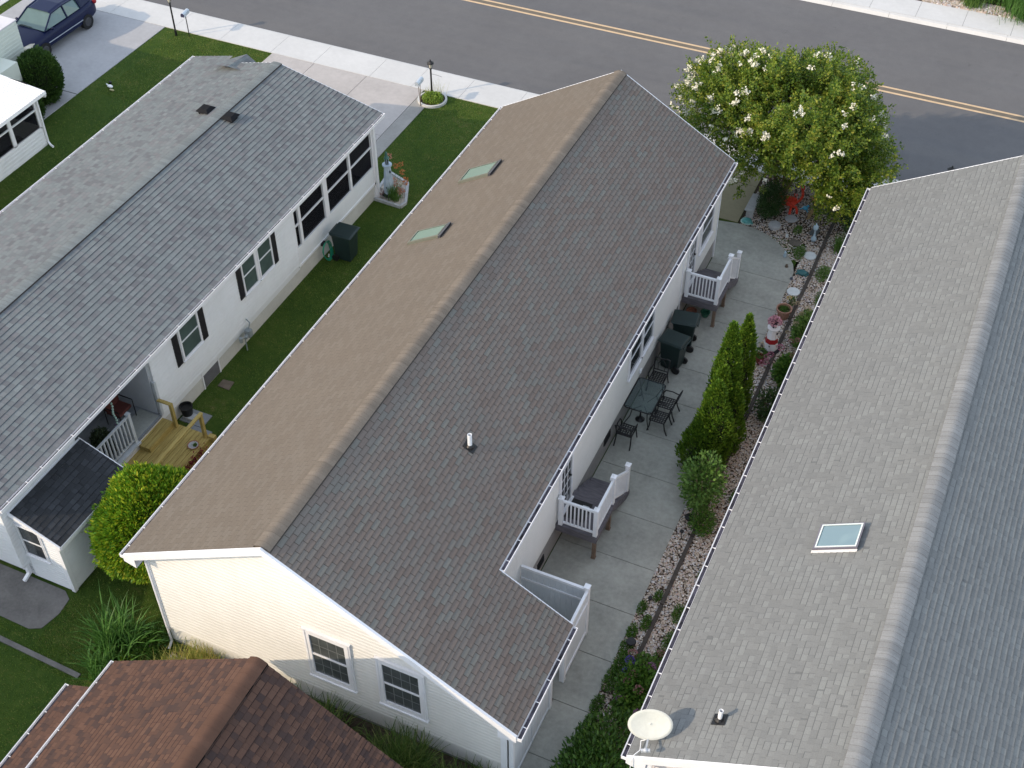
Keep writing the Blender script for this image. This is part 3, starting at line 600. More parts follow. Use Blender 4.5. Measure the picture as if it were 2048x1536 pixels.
# windows with shutters
def shutter(y0,y1,z0,z1):
    m=MB(); m.box(WX+.016,WX+.045,y0,y1,z0,z1)
    k=z0+.08
    while k<z1-.08: m.box(WX+.045,WX+.052,y0+.04,y1-.04,k,k+.03); k+=.07
    m.build('shutter',SHUTTER,G,world=True)
for y0,y1 in ((25.05,25.29),(23.16,23.39),(21.2,21.43),(19.93,20.17)): shutter(y0,y1,1.66,2.95)
WGL=plain('greenish_window_glass',(.07,.10,.095,1),.12,.2,2,0,.5)
window_x(G,WX+.01,1,24.26,25.03,1.68,2.98,.05,glass=WGL); window_x(G,WX+.01,1,23.41,24.16,1.68,2.98,.05,glass=WGL); window_x(G,WX+.01,1,20.22,21.15,1.68,2.98,.06,glass=WGL)
m=MB(); m.box(WX+.012,WX+.03,24.16,24.26,1.62,3.0); m.build('window_mullion',W_TRIM,G,world=True)
# porch recess
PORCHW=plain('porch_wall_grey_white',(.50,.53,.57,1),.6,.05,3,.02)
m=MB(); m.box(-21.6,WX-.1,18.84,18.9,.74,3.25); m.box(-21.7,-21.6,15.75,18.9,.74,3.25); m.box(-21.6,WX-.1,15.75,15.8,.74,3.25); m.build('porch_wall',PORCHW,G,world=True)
m=MB()
x=-21.6
while x<WX-.02: m.box(x,min(x+.135,WX+.02),15.8,18.84,.68,.745); x+=.143
m.build('porch_floor',plain('grey_painted_boards',(.22,.24,.26,1),.6,.12,3,.05),G,world=True)
m=MB(); m.box(-20.35,-19.70,17.78,18.78,.746,.76); m.build('doormat',plain('pale_grey_mat',(.33,.35,.33,1),.9,.1,12,.3),G,world=True)
m=MB(); m.box(WX-.08,WX+.02,15.8,18.9,.10,.70); m.build('porch_skirt',W_TRIM,G,world=True)
m=MB(); m.box(-21.595,-21.58,16.1,17.0,.76,2.8); m.build('door',DARKVOID,G,world=True)
# railing of the recessed porch
def railing(name,parent,p,q,z0,ht,mat,post=.1,step=.13,posts=(True,True),bal=.035,lowrail=.1,**k):
    m=MB(); p=Vector((p[0],p[1],z0)); q=Vector((q[0],q[1],z0)); L=(q-p).length; d=(q-p)/L
    up_=Vector((0,0,1))
    m.bar(p+up_*(ht-.03),q+up_*(ht-.03),.06,.05); m.bar(p+up_*lowrail,q+up_*lowrail,.05,.04)
    n=max(1,int(L/step))
    for i in range(1,n): c=p+d*(L*i/n); m.bar(c+up_*lowrail,c+up_*(ht-.05),bal)
    o=m.build(name,mat,parent,world=True)
    for flag,c in zip(posts,(p,q)):
        if flag:
            m=MB(); m.box(c.x-post/2,c.x+post/2,c.y-post/2,c.y+post/2,z0-.02,z0+ht+.04); m.box(c.x-post/2-.015,c.x+post/2+.015,c.y-post/2-.015,c.y+post/2+.015,z0+ht+.04,z0+ht+.06); m.build('post',mat,o,world=True)
    return o
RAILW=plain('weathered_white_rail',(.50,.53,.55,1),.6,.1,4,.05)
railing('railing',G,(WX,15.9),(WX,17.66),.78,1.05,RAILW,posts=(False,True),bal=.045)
m=MB(); m.box(WX-.05,WX+.12,15.8,17.74,.70,.76); m.build('rail_ledge',RAILW,G,world=True)
m=MB(); m.box(WX-.05,WX+.04,18.84,18.93,.745,2.0); m.build('post',RAILW,G,world=True)
MATTBLACK=plain('matt_black_plastic',(.016,.016,.018,1),.9,.1,5,.05,.1)
# box vents on the grey roof
for x,y,ln in ((-22.95,28.3,1),(-23.98,28.42,1)):
    m=MB(); z=zg(x); m.box(x-.17,x+.17,y-.17,y+.17,z-.06,z+.10)
    m.add([(x-.24,y-.24,z+.08),(x+.24,y-.24,z+.08),(x+.24,y+.24,z+.08),(x-.24,y+.24,z+.08),(x-.14,y-.14,z+.17),(x+.14,y-.14,z+.17),(x+.14,y+.14,z+.17),(x-.14,y+.14,z+.17)],[(3,2,1,0),(4,5,6,7),(0,1,5,4),(1,2,6,5),(2,3,7,6),(3,0,4,7)])
    m.build('roof_vent',MATTBLACK,G,world=True)
# rear shed addition
zs=lambda x: 2.05+ (x+18.22)*(-.46)
m=MB(); slope_strips(m,-18.22,-19.64,zs(-18.22),zs(-19.64),lambda x:[(13.12,15.84)],.15,.014); aroof=m.build('addition_roof',[SH_DARK,EDGE],G,world=True)
m=MB(); deck_slab(m,-19.64,-18.23,zs(-19.64),zs(-18.23),13.13,15.83,.06); rake(m,-19.64,zs(-19.64),-18.22,zs(-18.22),13.08,13.12,.13,0); rake(m,-19.64,zs(-19.64),-18.22,zs(-18.22),15.84,15.87,.13,0); m.box(-18.235,-18.2,13.12,15.84,zs(-18.22)-.13,zs(-18.22)-.005); m.build('rake_board',W_TRIM,aroof,world=True)
m=MB(); siding_wall_x(m,-18.42,1,13.22,15.7,.08,2.03,.10)
siding_wall_y(m,13.2,-1,lambda z:(-19.7,min(-18.42,-18.22-(z-2.0)/.46) if z>1.98 else -18.42),.08,2.6,.10)
m.box(-19.6,-18.44,13.22,15.68,.05,2.0); aw=m.build('addition_wall',SID_WHITE,G,world=True)
m=MB(); m.box(-18.50,-18.39,13.165,13.19,.05,2.0); m.box(-18.41,-18.39,13.19,13.28,.05,2.0); m.build('corner_trim',W_VINYL,aw,world=True)
window_y(G,13.184,-1,-19.62,-18.88,1.03,2.2,fr=.06,depth=.035,grid=None)
m=MB(); m.box(-26.9,-18.44,13.23,13.4,-.02,.1); m.build('foundation',FOUND,G,world=True)
m=MB(); m.box(-19.83,-19.72,13.06,13.15,.2,3.3); m.bar((-19.775,13.1,.22),(-19.82,12.90,.08),.09,.07); m.build('downspout',[W_VINYL],G,world=True)
# ================================================================ GREY-TAN HOUSE (right)
R_=thing('house','right house with a wide weathered grey roof carrying one skylight','house',(.7,23,0))
RX,RZ,RS=.759,5.988,.572; RY0,RY1=12.70,33.79
zr_=lambda x: RZ-RS*abs(x-RX)
m=MB(); slope_strips(m,-3.36,RX,zr_(-3.36),RZ,lambda x:[(RY0,RY1)],.142,.012); slope_strips(m,4.95,RX,zr_(4.95),RZ,lambda x:[(RY0,RY1)],.142,.028)
rroof=m.build('roof',[SH_RIGHT,EDGE_DARK],R_,world=True)
m=MB(); deck_slab(m,-3.35,RX,zr_(-3.35),RZ,RY0+.01,RY1-.01); deck_slab(m,RX,4.94,RZ,zr_(4.94),RY0+.01,RY1-.01); m.build('soffit',W_TRIM,rroof,world=True)
m=MB()
for a,b in ((RY0-.06,RY0),(RY1,RY1+.03)): rake(m,-3.36,zr_(-3.36),RX,RZ,a,b,.2); rake(m,RX,RZ,4.95,zr_(4.95),a,b,.2)
m.box(-3.375,-3.36,RY0,RY1,zr_(-3.36)-.18,zr_(-3.36)-.005)
m.add([(-3.36,RY0-.06,zr_(-3.36)-.2),(-2.95,RY0-.06,zr_(-2.95)-.2),(-2.95,RY0-.06,zr_(-3.36)-.32),(-3.36,RY0,zr_(-3.36)-.2),(-2.95,RY0+.27,zr_(-3.36)-.32)],[(0,1,2),(0,2,4,3)])
m.build('rake_board',W_TRIM,rroof,world=True)
m=MB(); ridge_cap(m,RX,RZ+.004,RY0+.01,RY1-.01,RS,RS,.22,.142,.018); m.build('ridge_cap',[CAP_RIGHT,EDGE_MAIN],rroof,world=True,smooth=True)
gut(R_,-3.472,-1,RY0-.04,RY1,zr_(-3.472)+.03)
m=MB(); siding_wall_x(m,-2.98,-1,13.0,33.5,.5,3.7)
def xr_r(z): d=(RZ-.13-z)/RS; return (max(-2.98,RX-d),min(4.5,RX+d))
siding_wall_y(m,13.0,-1,xr_r,.5,5.8); m.box(-2.96,4.48,13.02,33.48,0,3.6)
m.add([(-2.96,33.48,3.6),(RX,33.48,5.8),(4.48,33.48,3.6)],[(2,1,0)])
m.build('wall',sidingmat('blush_vinyl_siding',(.70,.62,.60,1)),R_,world=True)
m=MB(); m.box(-2.99,-2.9,12.97,12.985,.5,3.5); m.build('corner_trim',W_VINYL,R_,world=True)
sk=skylight(R_,-1.28,-.40,18.18,18.93,zr_,.15,SKYG2,.055,GLASS_BLUE)
m=MB(); m.add([(a,18.175,zr_(a)+d_) for a,d_ in ((-1.29,-.02),(-.39,-.02),(-.39,.10),(-1.29,.10))],[(0,1,2,3)]); m.build('curb',W_TRIM,sk,world=True)
pipe_vent(R_,-1.86,13.68,zr_,.34,RS,.045)
# ================================================================ BROWN HOUSE (bottom left)
B_=thing('house','house at the bottom left with an autumn brown shingle roof','house',(-10.3,5,0))
BX,BZ,BS=-10.35,5.5,.647; BY0,BY1=-6.0,10.66
zb_=lambda x: BZ-BS*abs(x-BX)
m=MB(); slope_strips(m,-14.52,BX,zb_(-14.52),BZ,lambda x:[(BY0,BY1)],.15,.014); slope_strips(m,-6.0,BX,zb_(-6.0),BZ,lambda x:[(BY0,BY1)],.15,.016); slope_strips(m,-15.36,-14.66,2.30,2.66,lambda x:[(BY0,9.97)],.15,.014)
broof=m.build('roof',[SH_BROWN,EDGE_BROWN],B_,world=True)
m=MB(); deck_slab(m,-14.51,BX,zb_(-14.51),BZ,BY0,BY1-.01); deck_slab(m,BX,-6.01,BZ,zb_(-6.01),BY0,BY1-.01); deck_slab(m,-15.35,-14.55,2.3,2.66,BY0,9.96); m.build('soffit',W_TRIM,broof,world=True)
m=MB(); ridge_cap(m,BX,BZ+.006,BY0,BY1-.01,BS,BS,.20,.25,.045); m.build('ridge_cap',[CAP_BROWN,EDGE_BROWN],broof,world=True,smooth=True)
m=MB(); m.box(-10.40,-10.3,BY1-.30,BY1-.06,BZ+.028,BZ+.034); 
gut(B_,-14.63,-1,BY0,BY1,zb_(-14.63)+.03); gut(B_,-15.47,-1,BY0,9.97,2.29)
m=MB(); m.box(-14.3,-6.3,BY0,10.4,0,2.7); m.box(-15.2,-14.3,BY0,9.7,0,2.2); m.add([(-14.3,10.4,2.7),(BX,10.4,5.3),(-6.3,10.4,2.7)],[(2,1,0)]); m.build('wall',SID_WHITE,B_,world=True)
# ================================================================ WHITE HOUSE (far left)
A_=thing('house','white neighbouring house at the left edge with a ribbed white metal porch roof','house',(-36,26,0))
m=MB(); x0,x1=-36.4,-31.83; zq=lambda x: 2.42+.10*(x1-x)
y=18.0; 
while y<29.36:
    yb_=min(y+.115,29.36); m.add([(x0,y,zq(x0)),(x1,y,zq(x1)),(x1,y+.02,zq(x1)+.02),(x0,y+.02,zq(x0)+.02),(x0,yb_,zq(x0)),(x1,yb_,zq(x1))],[(0,1,2,3),(3,2,5,4)]); y+=.12
m.add([(x0,18,zq(x0)-.01),(x1,18,zq(x1)-.01),(x1,29.36,zq(x1)-.01),(x0,29.36,zq(x0)-.01),(x0,18,zq(x0)-.12),(x1,18,zq(x1)-.12),(x1,29.36,zq(x1)-.12),(x0,29.36,zq(x0)-.12)],[(4,7,6,5),(0,4,5,1),(1,5,6,2),(2,6,7,3),(0,1,2,3)])
m.build('porch_roof',plain('white_ribbed_metal',(.80,.80,.80,1),.4,.03,2,.02),A_,world=True)
m=MB(); siding_wall_x(m,-32.5,1,18,29.33,.0,.80,.15); m.box(-32.56,-32.5,18,29.33,0,.8); m.box(-36,-32.5,29.30,29.33,0,.8); m.build('knee_wall',SID_WHITE,A_,world=True)
m=MB()
m.box(-44,-35.45,20,32.25,0,2.95)
siding_wall_x(m,-35.45,1,24,32.25,0,2.95,.14); m.box(-35.45,-34.5,29.4,30.9,0,2.15)
m.build('wall',SID_PALE,A_,world=True)
m=MB(); m.box(-44,-35.42,20,32.28,2.95,3.0); m.build('flat_roof',plain('pale_membrane_roof',(.62,.60,.62,1),.8,.15,1,.05),A_,world=True)
m=MB()
for a,b in ((29.22,29.36),(27.80,27.96),(26.3,26.42),(24.8,24.92)): m.box(-32.57,-32.47,a,b,.75,2.45)
m.box(-32.55,-32.48,18,29.3,1.50,1.56); m.box(-32.55,-32.47,18,29.3,.76,.80); m.box(-36,-32.57,29.28,29.34,1.5,1.56); m.build('screen_frame',W_TRIM,A_,world=True)
for a,b in ((27.96,29.22),(26.42,27.80),(24.92,26.3)):
    m=MB(); m.box(-32.53,-32.525,a,b,.80,2.42); m.build('screen',SCR,A_,world=True)
m=MB(); m.box(-36,-32.6,29.31,29.315,.8,2.6); m.build('screen',SCR,A_,world=True)
m=MB(); m.tube([(-31.85,29.32,2.36),(-31.9,29.34,2.2),(-32.42,29.36,2.08),(-32.45,29.36,.12),(-32.3,29.3,.05),(-32.15,29.25,.04)],.04,8); m.build('downspout',W_VINYL,A_,world=True)

# ================================================================ HOUSE beyond the lower left corner of the frame (its shadow crosses the rear lawn)
N_=thing('house','white-walled house with a grey gable roof just outside the lower left corner','house',(-24,3,0))
m=MB(); slope_strips(m,-20.6,-24.5,2.9,4.9,lambda x:[(-8,9.3)],.3,.02); slope_strips(m,-28.4,-24.5,2.9,4.9,lambda x:[(-8,9.3)],.3,.02); m.build('roof',[SH_GREY,EDGE],N_,world=True)
m=MB(); m.box(-28,-21,-7.8,9.0,0,2.9); m.add([(-28,9.0,2.9),(-24.5,9.0,4.8),(-21,9.0,2.9)],[(2,1,0)]); m.build('wall',SID_WHITE,N_,world=True)
# ================================================================ ENTRY DECKS of the middle house
def deck(y0,label):
    """platform against the wall x=-7.82 starting at y0, stairs going down towards +y"""
    D=thing('entry_deck',label,'deck',(-7.26,y0+.65,0.025),group='grey entry decks with white railings')
    xa,xb=-7.80,-6.66; y1=y0+1.30; z=.95
    m=MB(); y=y0
    while y<y1-.02: m.box(xa,xb+.02,y,min(y+.14,y1),z-.03,z); y+=.146
    m.build('platform',DECKGREY,D,world=True)
    m=MB(); m.box(xa,xb,y0+.0,y0+.04,z-.24,z-.032); m.box(xb-.04,xb,y0+.041,y1,z-.24,z-.032); m.box(xa,xb-.041,y1-.04,y1,z-.22,z-.032); m.build('rim_joist',DECKGREY,D,world=True)
    for k in range(4):
        ys_=y1+k*.31; zt=z-(k+1)*.19
        m=MB(); m.box(xa,xb+.01,ys_,ys_+.15,zt-.03,zt); m.box(xa,xb+.01,ys_+.155,ys_+.31,zt-.03,zt); m.box(xa+.02,xb-.01,ys_+.0,ys_+.02,zt,zt+.155); m.build('tread',DECKGREY,D,world=True)
    for x in (xa+.02,xb-.02):
        m=MB(); m.add([(x-.02,y1,z-.04),(x+.02,y1,z-.04),(x+.02,y1,z-.34),(x-.02,y1,z-.34),(x-.02,y1+1.26,z-.80),(x+.02,y1+1.26,z-.80),(x+.02,y1+1.26,.03),(x-.02,y1+1.26,.03),(x-.02,y1+1.0,.03),(x+.02,y1+1.0,.03)],[(0,1,5,4),(1,2,9,6,5),(2,3,8,9),(3,0,4,7,8),(4,5,6,7),(0,3,2,1),(6,9,8,7)])
        m.build('stringer',DECKGREY,D,world=True)
    for yy in (y0+.04,y1-.2):
        m=MB(); m.box(xb-.12,xb-.03,yy,yy+.09,.025,z-.245); m.box(xb-.135,xb-.015,yy-.015,yy+.105,.025,.05); m.build('leg',OLDPOST,D,world=True)
    # railings
    pz=z; ht=.95
    def post(x,y,zb,zt): 
        m=MB(); m.box(x-.055,x+.055,y-.055,y+.055,zb,zt); m.box(x-.075,x+.075,y-.075,y+.075,zt,zt+.03); m.add([(x-.06,y-.06,zt+.03),(x+.06,y-.06,zt+.03),(x+.06,y+.06,zt+.03),(x-.06,y+.06,zt+.03),(x,y,zt+.06)],[(0,1,4),(1,2,4),(2,3,4),(3,0,4)])
        m.build('post',W_VINYL,D,world=True)
    post(xa+.12,y0+.07,pz,pz+ht+.05); post(xb-.06,y0+.07,pz,pz+ht+.05); post(xb-.06,y1-.03,pz-.1,pz+ht+.08); post(xb-.06,y1+1.12,.06,1.28)
    def rail(p,q,zl0,zl1,n):
        m=MB(); P=Vector(p); Q=Vector(q)
        a=Vector((0,0,zl0)); b=Vector((0,0,zl1))
        m.bar(P+b,Q+b,.065,.06); m.bar(P+a,Q+a,.05,.05)
        for i in range(1,n+1): c=P.lerp(Q,i/(n+1)); m.bar(c+a,c+b,.034)
        m.build('railing',W_VINYL,D,world=True)
    rail((xa+.18,y0+.07,pz),(xb-.12,y0+.07,pz),.10,.92,7)
    rail((xb-.06,y0+.13,pz),(xb-.06,y1-.09,pz),.10,.92,8)
    rail((xb-.06,y1+.03,pz),(xb-.06,y1+1.06,pz-.80),.12,.92,8)
    m=MB(); m.bar((xb-.16,y1-.03,pz+.9),(xb-.06,y1-.03,pz+.9),.05,.05); m.build('rail_return',W_VINYL,D,world=True)
    return D
deck(19.62,'grey entry deck with white railings nearer the camera, a black mat on its platform')
deck(29.64,'grey entry deck with white railings farther away, near the round end of the patio')
m=MB(); m.box(-7.72,-7.15,19.95,20.62,.951,.965); o=m.build('doormat',BLACK,loc=(-7.4,20.3,.951)); tag(o,'black doormat on the nearer entry deck','doormat')
m=MB(); m.box(-7.38,-7.2,20.42,20.5,.966,.969); m.build('motif',RAILW,o,world=True)
for x,y,z,r,c,lb in ((-7.52,29.98,.03,.17,TERRA,'terracotta saucer pot under the farther entry deck beside the wall'),):
    m=MB(); m.lathe([(r*.8,0),(r,.16),(r*1.02,.17),(r*.85,.17),(r*.8,.12)],(x,y,z),18); tag(m.build('flower_pot',c,loc=(x,y,z)),lb,'pot')
m=MB(); m.lathe([(.10,0),(.15,.16),(.16,.17),(.12,.17),(.11,.1)],(-7.1,30.1,.026),16); tag(m.build('flower_pot',plain('green_plastic_pot',(.03,.13,.08,1),.5,.1,4,.05),loc=(-7.1,30.1,.026)),'small green plastic pot under the farther entry deck','pot')
# ================================================================ PRIVACY FENCE at the notch
F=thing('privacy_fence','white vinyl privacy fence round the corner below the roof notch','fence',(-6.03,16.6,.025))
def fpost(x,y,h,s=.06):
    m=MB(); m.box(x-s,x+s,y-s,y+s,.025,h); m.box(x-s-.015,x+s+.015,y-s-.015,y+s+.015,h,h+.03); m.build('post',W_VINYL,F,world=True)
fpost(-6.05,17.41,1.92); fpost(-6.03,15.93,1.90)
for (xa,xb,ya,yb) in ((-7.78,-6.12,17.395,17.425),(-6.045,-6.015,15.99,17.35)):
    long_x=(xb-xa)>(yb-ya); e=.02
    for za,zb_q in ((1.76,1.84),(1.34,1.40),(.08,.18)):
        m=MB(); m.box(xa-(0 if long_x else e),xb+(0 if long_x else e),ya-(e if long_x else 0),yb+(e if long_x else 0),za,zb_q); m.build('rail',W_VINYL,F,world=True)
    m=MB()
    n=int(((xb-xa) if long_x else (yb-ya))/.15)
    for i in range(n):
        a=(xa if long_x else ya)+i*((xb-xa) if long_x else (yb-ya))/n; b=a+((xb-xa) if long_x else (yb-ya))/n-.006
        for z0,z1 in ((.18,1.34),(1.40,1.76)):
            if long_x: m.box(a,b,17.40,17.42,z0,z1)
            else: m.box(-6.04,-6.02,a,b,z0,z1)
    m.build('panel',plain('vinyl_panel_cool_white',(.66,.70,.73,1),.45,.03,3,.02) if 'vinyl_panel_cool_white' not in bpy.data.materials else bpy.data.materials['vinyl_panel_cool_white'],F,world=True)
F2=thing('storage_doors','white panelled doors closing the store under the lower eave','doors',(-6.03,14.1,.025))
VP=bpy.data.materials['vinyl_panel_cool_white']
m=MB(); m.box(-6.09,-5.98,15.06,15.18,.025,2.2); m.box(-6.09,-5.98,12.98,13.06,.025,2.5); m.box(-6.07,-6.0,13.06,15.06,2.15,2.25); m.build('frame',W_VINYL,F2,world=True)
for a,b in ((13.08,14.05),(14.07,15.04)):
    m=MB(); y=a
    while y<b-.02: m.box(-6.04,-6.01,y,min(y+.15,b),.06,2.14); y+=.158
    m.box(-6.01,-5.995,a,b,.08,.18); d_=m.build('door',VP,F2,world=True)
m=MB(); m.bar((-5.98,14.15,1.15),(-5.98,14.15,1.27),.02,.03); m.build('handle',BLACK,d_,world=True)
# ================================================================ BINS
def bin_(x,y,rz,label,group):
    T=thing('wheelie_bin',label,'trash bin',(x,y,.025),rz,group)
    m=MB(); w0,w1,h=.23,.29,.98
    vs=[(-w0,-w0,.04),(w0,-w0,.04),(w0,w0,.04),(-w0,w0,.04),(-w1,-w1,h),(w1,-w1,h),(w1,w1,h),(-w1,w1,h)]
    m.add(vs,[(3,2,1,0),(4,5,6,7),(0,1,5,4),(1,2,6,5),(2,3,7,6),(3,0,4,7)])
    m.box(-w1-.02,w1+.02,-w1-.02,w1+.02,h-.05,h); m.build('body',BINMAT,T,bevel=.02)
    m=MB(); m.add([(-.34,-.33,h+.002),(.36,-.33,h+.002),(.36,.33,h+.002),(-.34,.33,h+.002),(-.30,-.28,h+.055),(.30,-.28,h+.035),(.30,.28,h+.035),(-.30,.28,h+.055)],[(3,2,1,0),(4,5,6,7),(0,1,5,4),(1,2,6,5),(2,3,7,6),(3,0,4,7)])
    m.build('lid',BINMAT,T,bevel=.012)
    m=MB(); m.cyl((-.36,-.24,h-.01),(-.36,.24,h-.01),.018,n=8); m.bar((-.29,-.2,h-.01),(-.36,-.2,h-.01),.02); m.bar((-.29,.2,h-.01),(-.36,.2,h-.01),.02); m.build('handle',BINMAT,T)
    for s in (-1,1):
        m=MB(); m.cyl((-.22,s*.24,.11),(-.22,s*.30,.11),.11,n=16); m.build('wheel',BLACK,T)
    return T
bin_(-7.30,27.50,math.radians(172),'dark green wheelie bin against the cream wall, nearer the glass table','bins by the middle house')
bin_(-7.30,28.52,math.radians(188),'dark green wheelie bin against the cream wall, next to the farther entry deck','bins by the middle house')
for o_ in list(col.objects):
    if o_.name.startswith('wheelie_bin'): o_.scale=(1.16,1.02,1.10)
T=bin_(-18.95,28.08,math.radians(2),'dark green wheelie bin with an overhanging lid beside the left house and the coiled hose',None)
T.location.z=0; T.scale=(1.16,1.14,1.10)
m=MB(); m.box(-.0,.003,-.05,.05,.0,.02)
# ================================================================ GLASS TABLE AND CHAIRS
t=NT('patio_table_glass'); t.set(.08,.5); t.base((.20,.25,.26,1)); tr=t.n('ShaderNodeBsdfTransparent'); tr.inputs[0].default_value=(.80,.86,.86,1); mx=t.n('ShaderNodeMixShader'); mx.inputs[0].default_value=.86; t.l(t.b.outputs[0],mx.inputs[1]); t.l(tr.outputs[0],mx.inputs[2]); t.l(mx.outputs[0],t.t.nodes['Material Output'].inputs[0]); TGLASS=t.m
T=thing('patio_table','rectangular glass patio table with a black metal frame by the cream wall','table',(-7.38,25.25,.025))
hx,hy=.42,.66
pts=[]
for cx,cy,a0 in ((hx-.1,hy-.1,0),(-hx+.1,hy-.1,90),(-hx+.1,-hy+.1,180),(hx-.1,-hy+.1,270)):
    for k in range(5): a=math.radians(a0+k*22.5); pts.append((cx+.1*math.cos(a),cy+.1*math.sin(a)))
m=MB(); m.poly(pts,.705,.713); m.build('glass_top',TGLASS,T)
m=MB(); P3=[(x,y,.70) for x,y in pts]; m.tube(P3+[P3[0]],.02,6); m.build('rim',BLACK,T)
for sx in (-1,1):
    for sy in (-1,1):
        m=MB(); L=[(sx*(hx-.05),sy*(hy-.05),0),(sx*(hx-.16),sy*(hy-.2),.2),(sx*(hx-.19),sy*(hy-.26),.42),(sx*(hx-.1),sy*(hy-.16),.62),(sx*(hx-.03),sy*(hy-.06),.70)]; m.tube(L,.014,6); m.tube([(sx*(hx-.19),sy*(hy-.26),.42),(sx*.05,sy*.1,.36)],.01,6); m.build('leg',BLACK,T)
m=MB(); m.lathe([(.12,.0),(.14,.02),(.03,.1),(.02,.34),(.035,.36)],(0,-.3,0.0),12); m.build('umbrella_base',BLACK,T)
def chair0():
    T=thing('patio_chair','', 'chair',(0,0,.025))
    # seat centre at origin, front towards +x... backrest at -x
    w=.22
    m=MB(); z=.42
    m.tube([(-.2,-w,z),(.22,-w,z),(.24,-w+.03,z),(.24,w-.03,z),(.22,w,z),(-.2,w,z),(-.2,-w,z)],.0195,6)
    for k in range(1,6): y=-w+2*w*k/6; m.box(-.2,.23,y-.016,y+.016,z-.002,z+.004)
    for k in range(1,6): x=-.2+.43*k/6; m.box(x-.016,x+.016,-w,w,z+.0045,z+.009)
    m.build('seat',BLACK,T)
    m=MB(); m.tube([(-.2,-w,z),(-.25,-w,.62),(-.34,-w-.01,.86)],.0195,6); m.tube([(-.2,w,z),(-.25,w,.62),(-.34,w+.01,.86)],.0195,6)
    m.tube([(-.34,-w-.01,.86),(-.35,-w*.6,.89),(-.345,-w*.3,.86),(-.345,w*.3,.86),(-.35,w*.6,.89),(-.34,w+.01,.86)],.0195,6); m.tube([(-.23,-w,.5),(-.23,w,.5)],.018,6)
    m.tube([(-.24,-.1,.5),(-.29,-.12,.7),(-.345,0,.86),(-.29,.12,.7),(-.24,.1,.5)],.011,6); m.build('backrest',BLACK,T)
    for s in (-1,1):
        m=MB(); m.tube([(.2,s*w,z),(.22,s*(w+.02),.2),(.27,s*(w+.03),0)],.0195,6); m.build('leg',BLACK,T)
        m=MB(); m.tube([(-.2,s*w,z),(-.24,s*(w+.01),.2),(-.32,s*(w+.02),0)],.0195,6); m.build('leg',BLACK,T)
        m=MB(); m.tube([(-.28,s*w,.66),(-.05,s*(w+.04),.67),(.16,s*(w+.04),.65),(.21,s*(w+.02),.55),(.2,s*w,z)],.018,6); m.build('armrest',BLACK,T)
    return T
c0=chair0(); G1='black lattice seat chairs round the glass table'
CH=[(-7.46,23.98,90,'black patio chair at the end of the glass table nearest the camera'),
    (-6.78,24.88,180,'black patio chair on the open side of the glass table, nearer the camera'),
    (-6.76,25.50,180,'black patio chair on the open side of the glass table, farther from the camera'),
    (-7.38,26.42,270,'black patio chair at the far end of the glass table beside the bins')]
for i,(x,y,a,lb) in enumerate(CH):
    c=c0 if i==0 else copy_tree(c0)
    c.location=(x,y,.025); c.rotation_euler=(0,0,math.radians(a)); tag(c,lb,'chair',G1)
# ================================================================ FOLIAGE TOOLS
def unit(n):
    v=RNG.normal(size=(n,3)); return v/np.linalg.norm(v,axis=1,keepdims=True)
def leaves(P, size, aspect=.45, normal=None, jitter=.6, upbias=0.0, direction=None, fold=0):
    """one pointed quad leaf per point. direction: preferred leaf axis"""
    n=len(P); P=np.asarray(P,float)
    ax=unit(n) if direction is None else direction+unit(n)*jitter
    ax[:,2]+=upbias; ax/=np.linalg.norm(ax,axis=1,keepdims=True)
    nr=unit(n) if normal is None else normal+unit(n)*jitter
    sd_=np.cross(ax,nr); sd_/=np.maximum(np.linalg.norm(sd_,axis=1,keepdims=True),1e-6)
    s=(size*RNG.uniform(.65,1.25,n))[:,None]
    w=s*aspect*.5
    return np.stack([P,P+ax*s*.45+sd_*w,P+ax*s,P+ax*s*.45-sd_*w],1)
def branches(mb, p, d, L, r, depth, tips, spread=.5, upw=.15, n=3):
    q=p; seg=3; dd=d.copy()
    for k in range(seg):
        dd=(dd+Vector(RNG.normal(size=3))*.10+Vector((0,0,upw*.3))).normalized(); q2=q+dd*(L/seg)
        mb.cyl(q,q2,r*(1-.22*k/seg*1.2),r*(1-.22*(k+1)/seg*1.2),6,False); q=q2
    if depth==0: tips.append((q,dd)); return
    for i in range(n):
        a=2*math.pi*(i+RNG.uniform(-.2,.2))/n; perp=dd.orthogonal().normalized(); perp.rotate(Matrix.Rotation(a,3,dd))
        nd=(dd+perp*spread*RNG.uniform(.7,1.3)).normalized()
        branches(mb,q,nd,L*RNG.uniform(.62,.85),r*.62,depth-1,tips,spread,upw,n)
    tips.append((q,dd))
def ellipsoid_pts(n,c,r,lo=.55,hi=1.0,zmin=-1):
    u=unit(n); u[:,2]=np.where(u[:,2]<zmin,-u[:,2],u[:,2]); rad=RNG.uniform(lo,hi,n)**.6
    return u*rad[:,None]*np.array(r)+np.array(c), u
BARK=plain('smooth_grey_brown_bark',(.16,.11,.085,1),.85,.3,8,.3)
# ---- crepe myrtle
CREPE=leafmat('crepe_myrtle_leaf',[(.22,(.045,.10,.016,1)),(.42,(.085,.155,.018,1)),(.58,(.20,.27,.03,1)),(.78,(.36,.34,.055,1))],.45,.35,2.6,.35)
BLOOM=plain('white_blossom',(.72,.70,.58,1),.7,.08,8,0)
EXTRA=420
T=thing('crepe_myrtle','wide crepe myrtle tree with white blossom clusters beside the street','tree',(-6.75,37.25,0))
m=MB(); tips=[]
base=Vector((-6.75,37.25,0))
for k in range(6):
    a=2*math.pi*k/6+.3; branches(m,base+Vector((.1*math.cos(a),.1*math.sin(a),0)),Vector((.42*math.cos(a),.42*math.sin(a),1)).normalized(),1.45,.055,3,tips,.55,.05,3)
m.build('trunk',BARK,T,world=True)
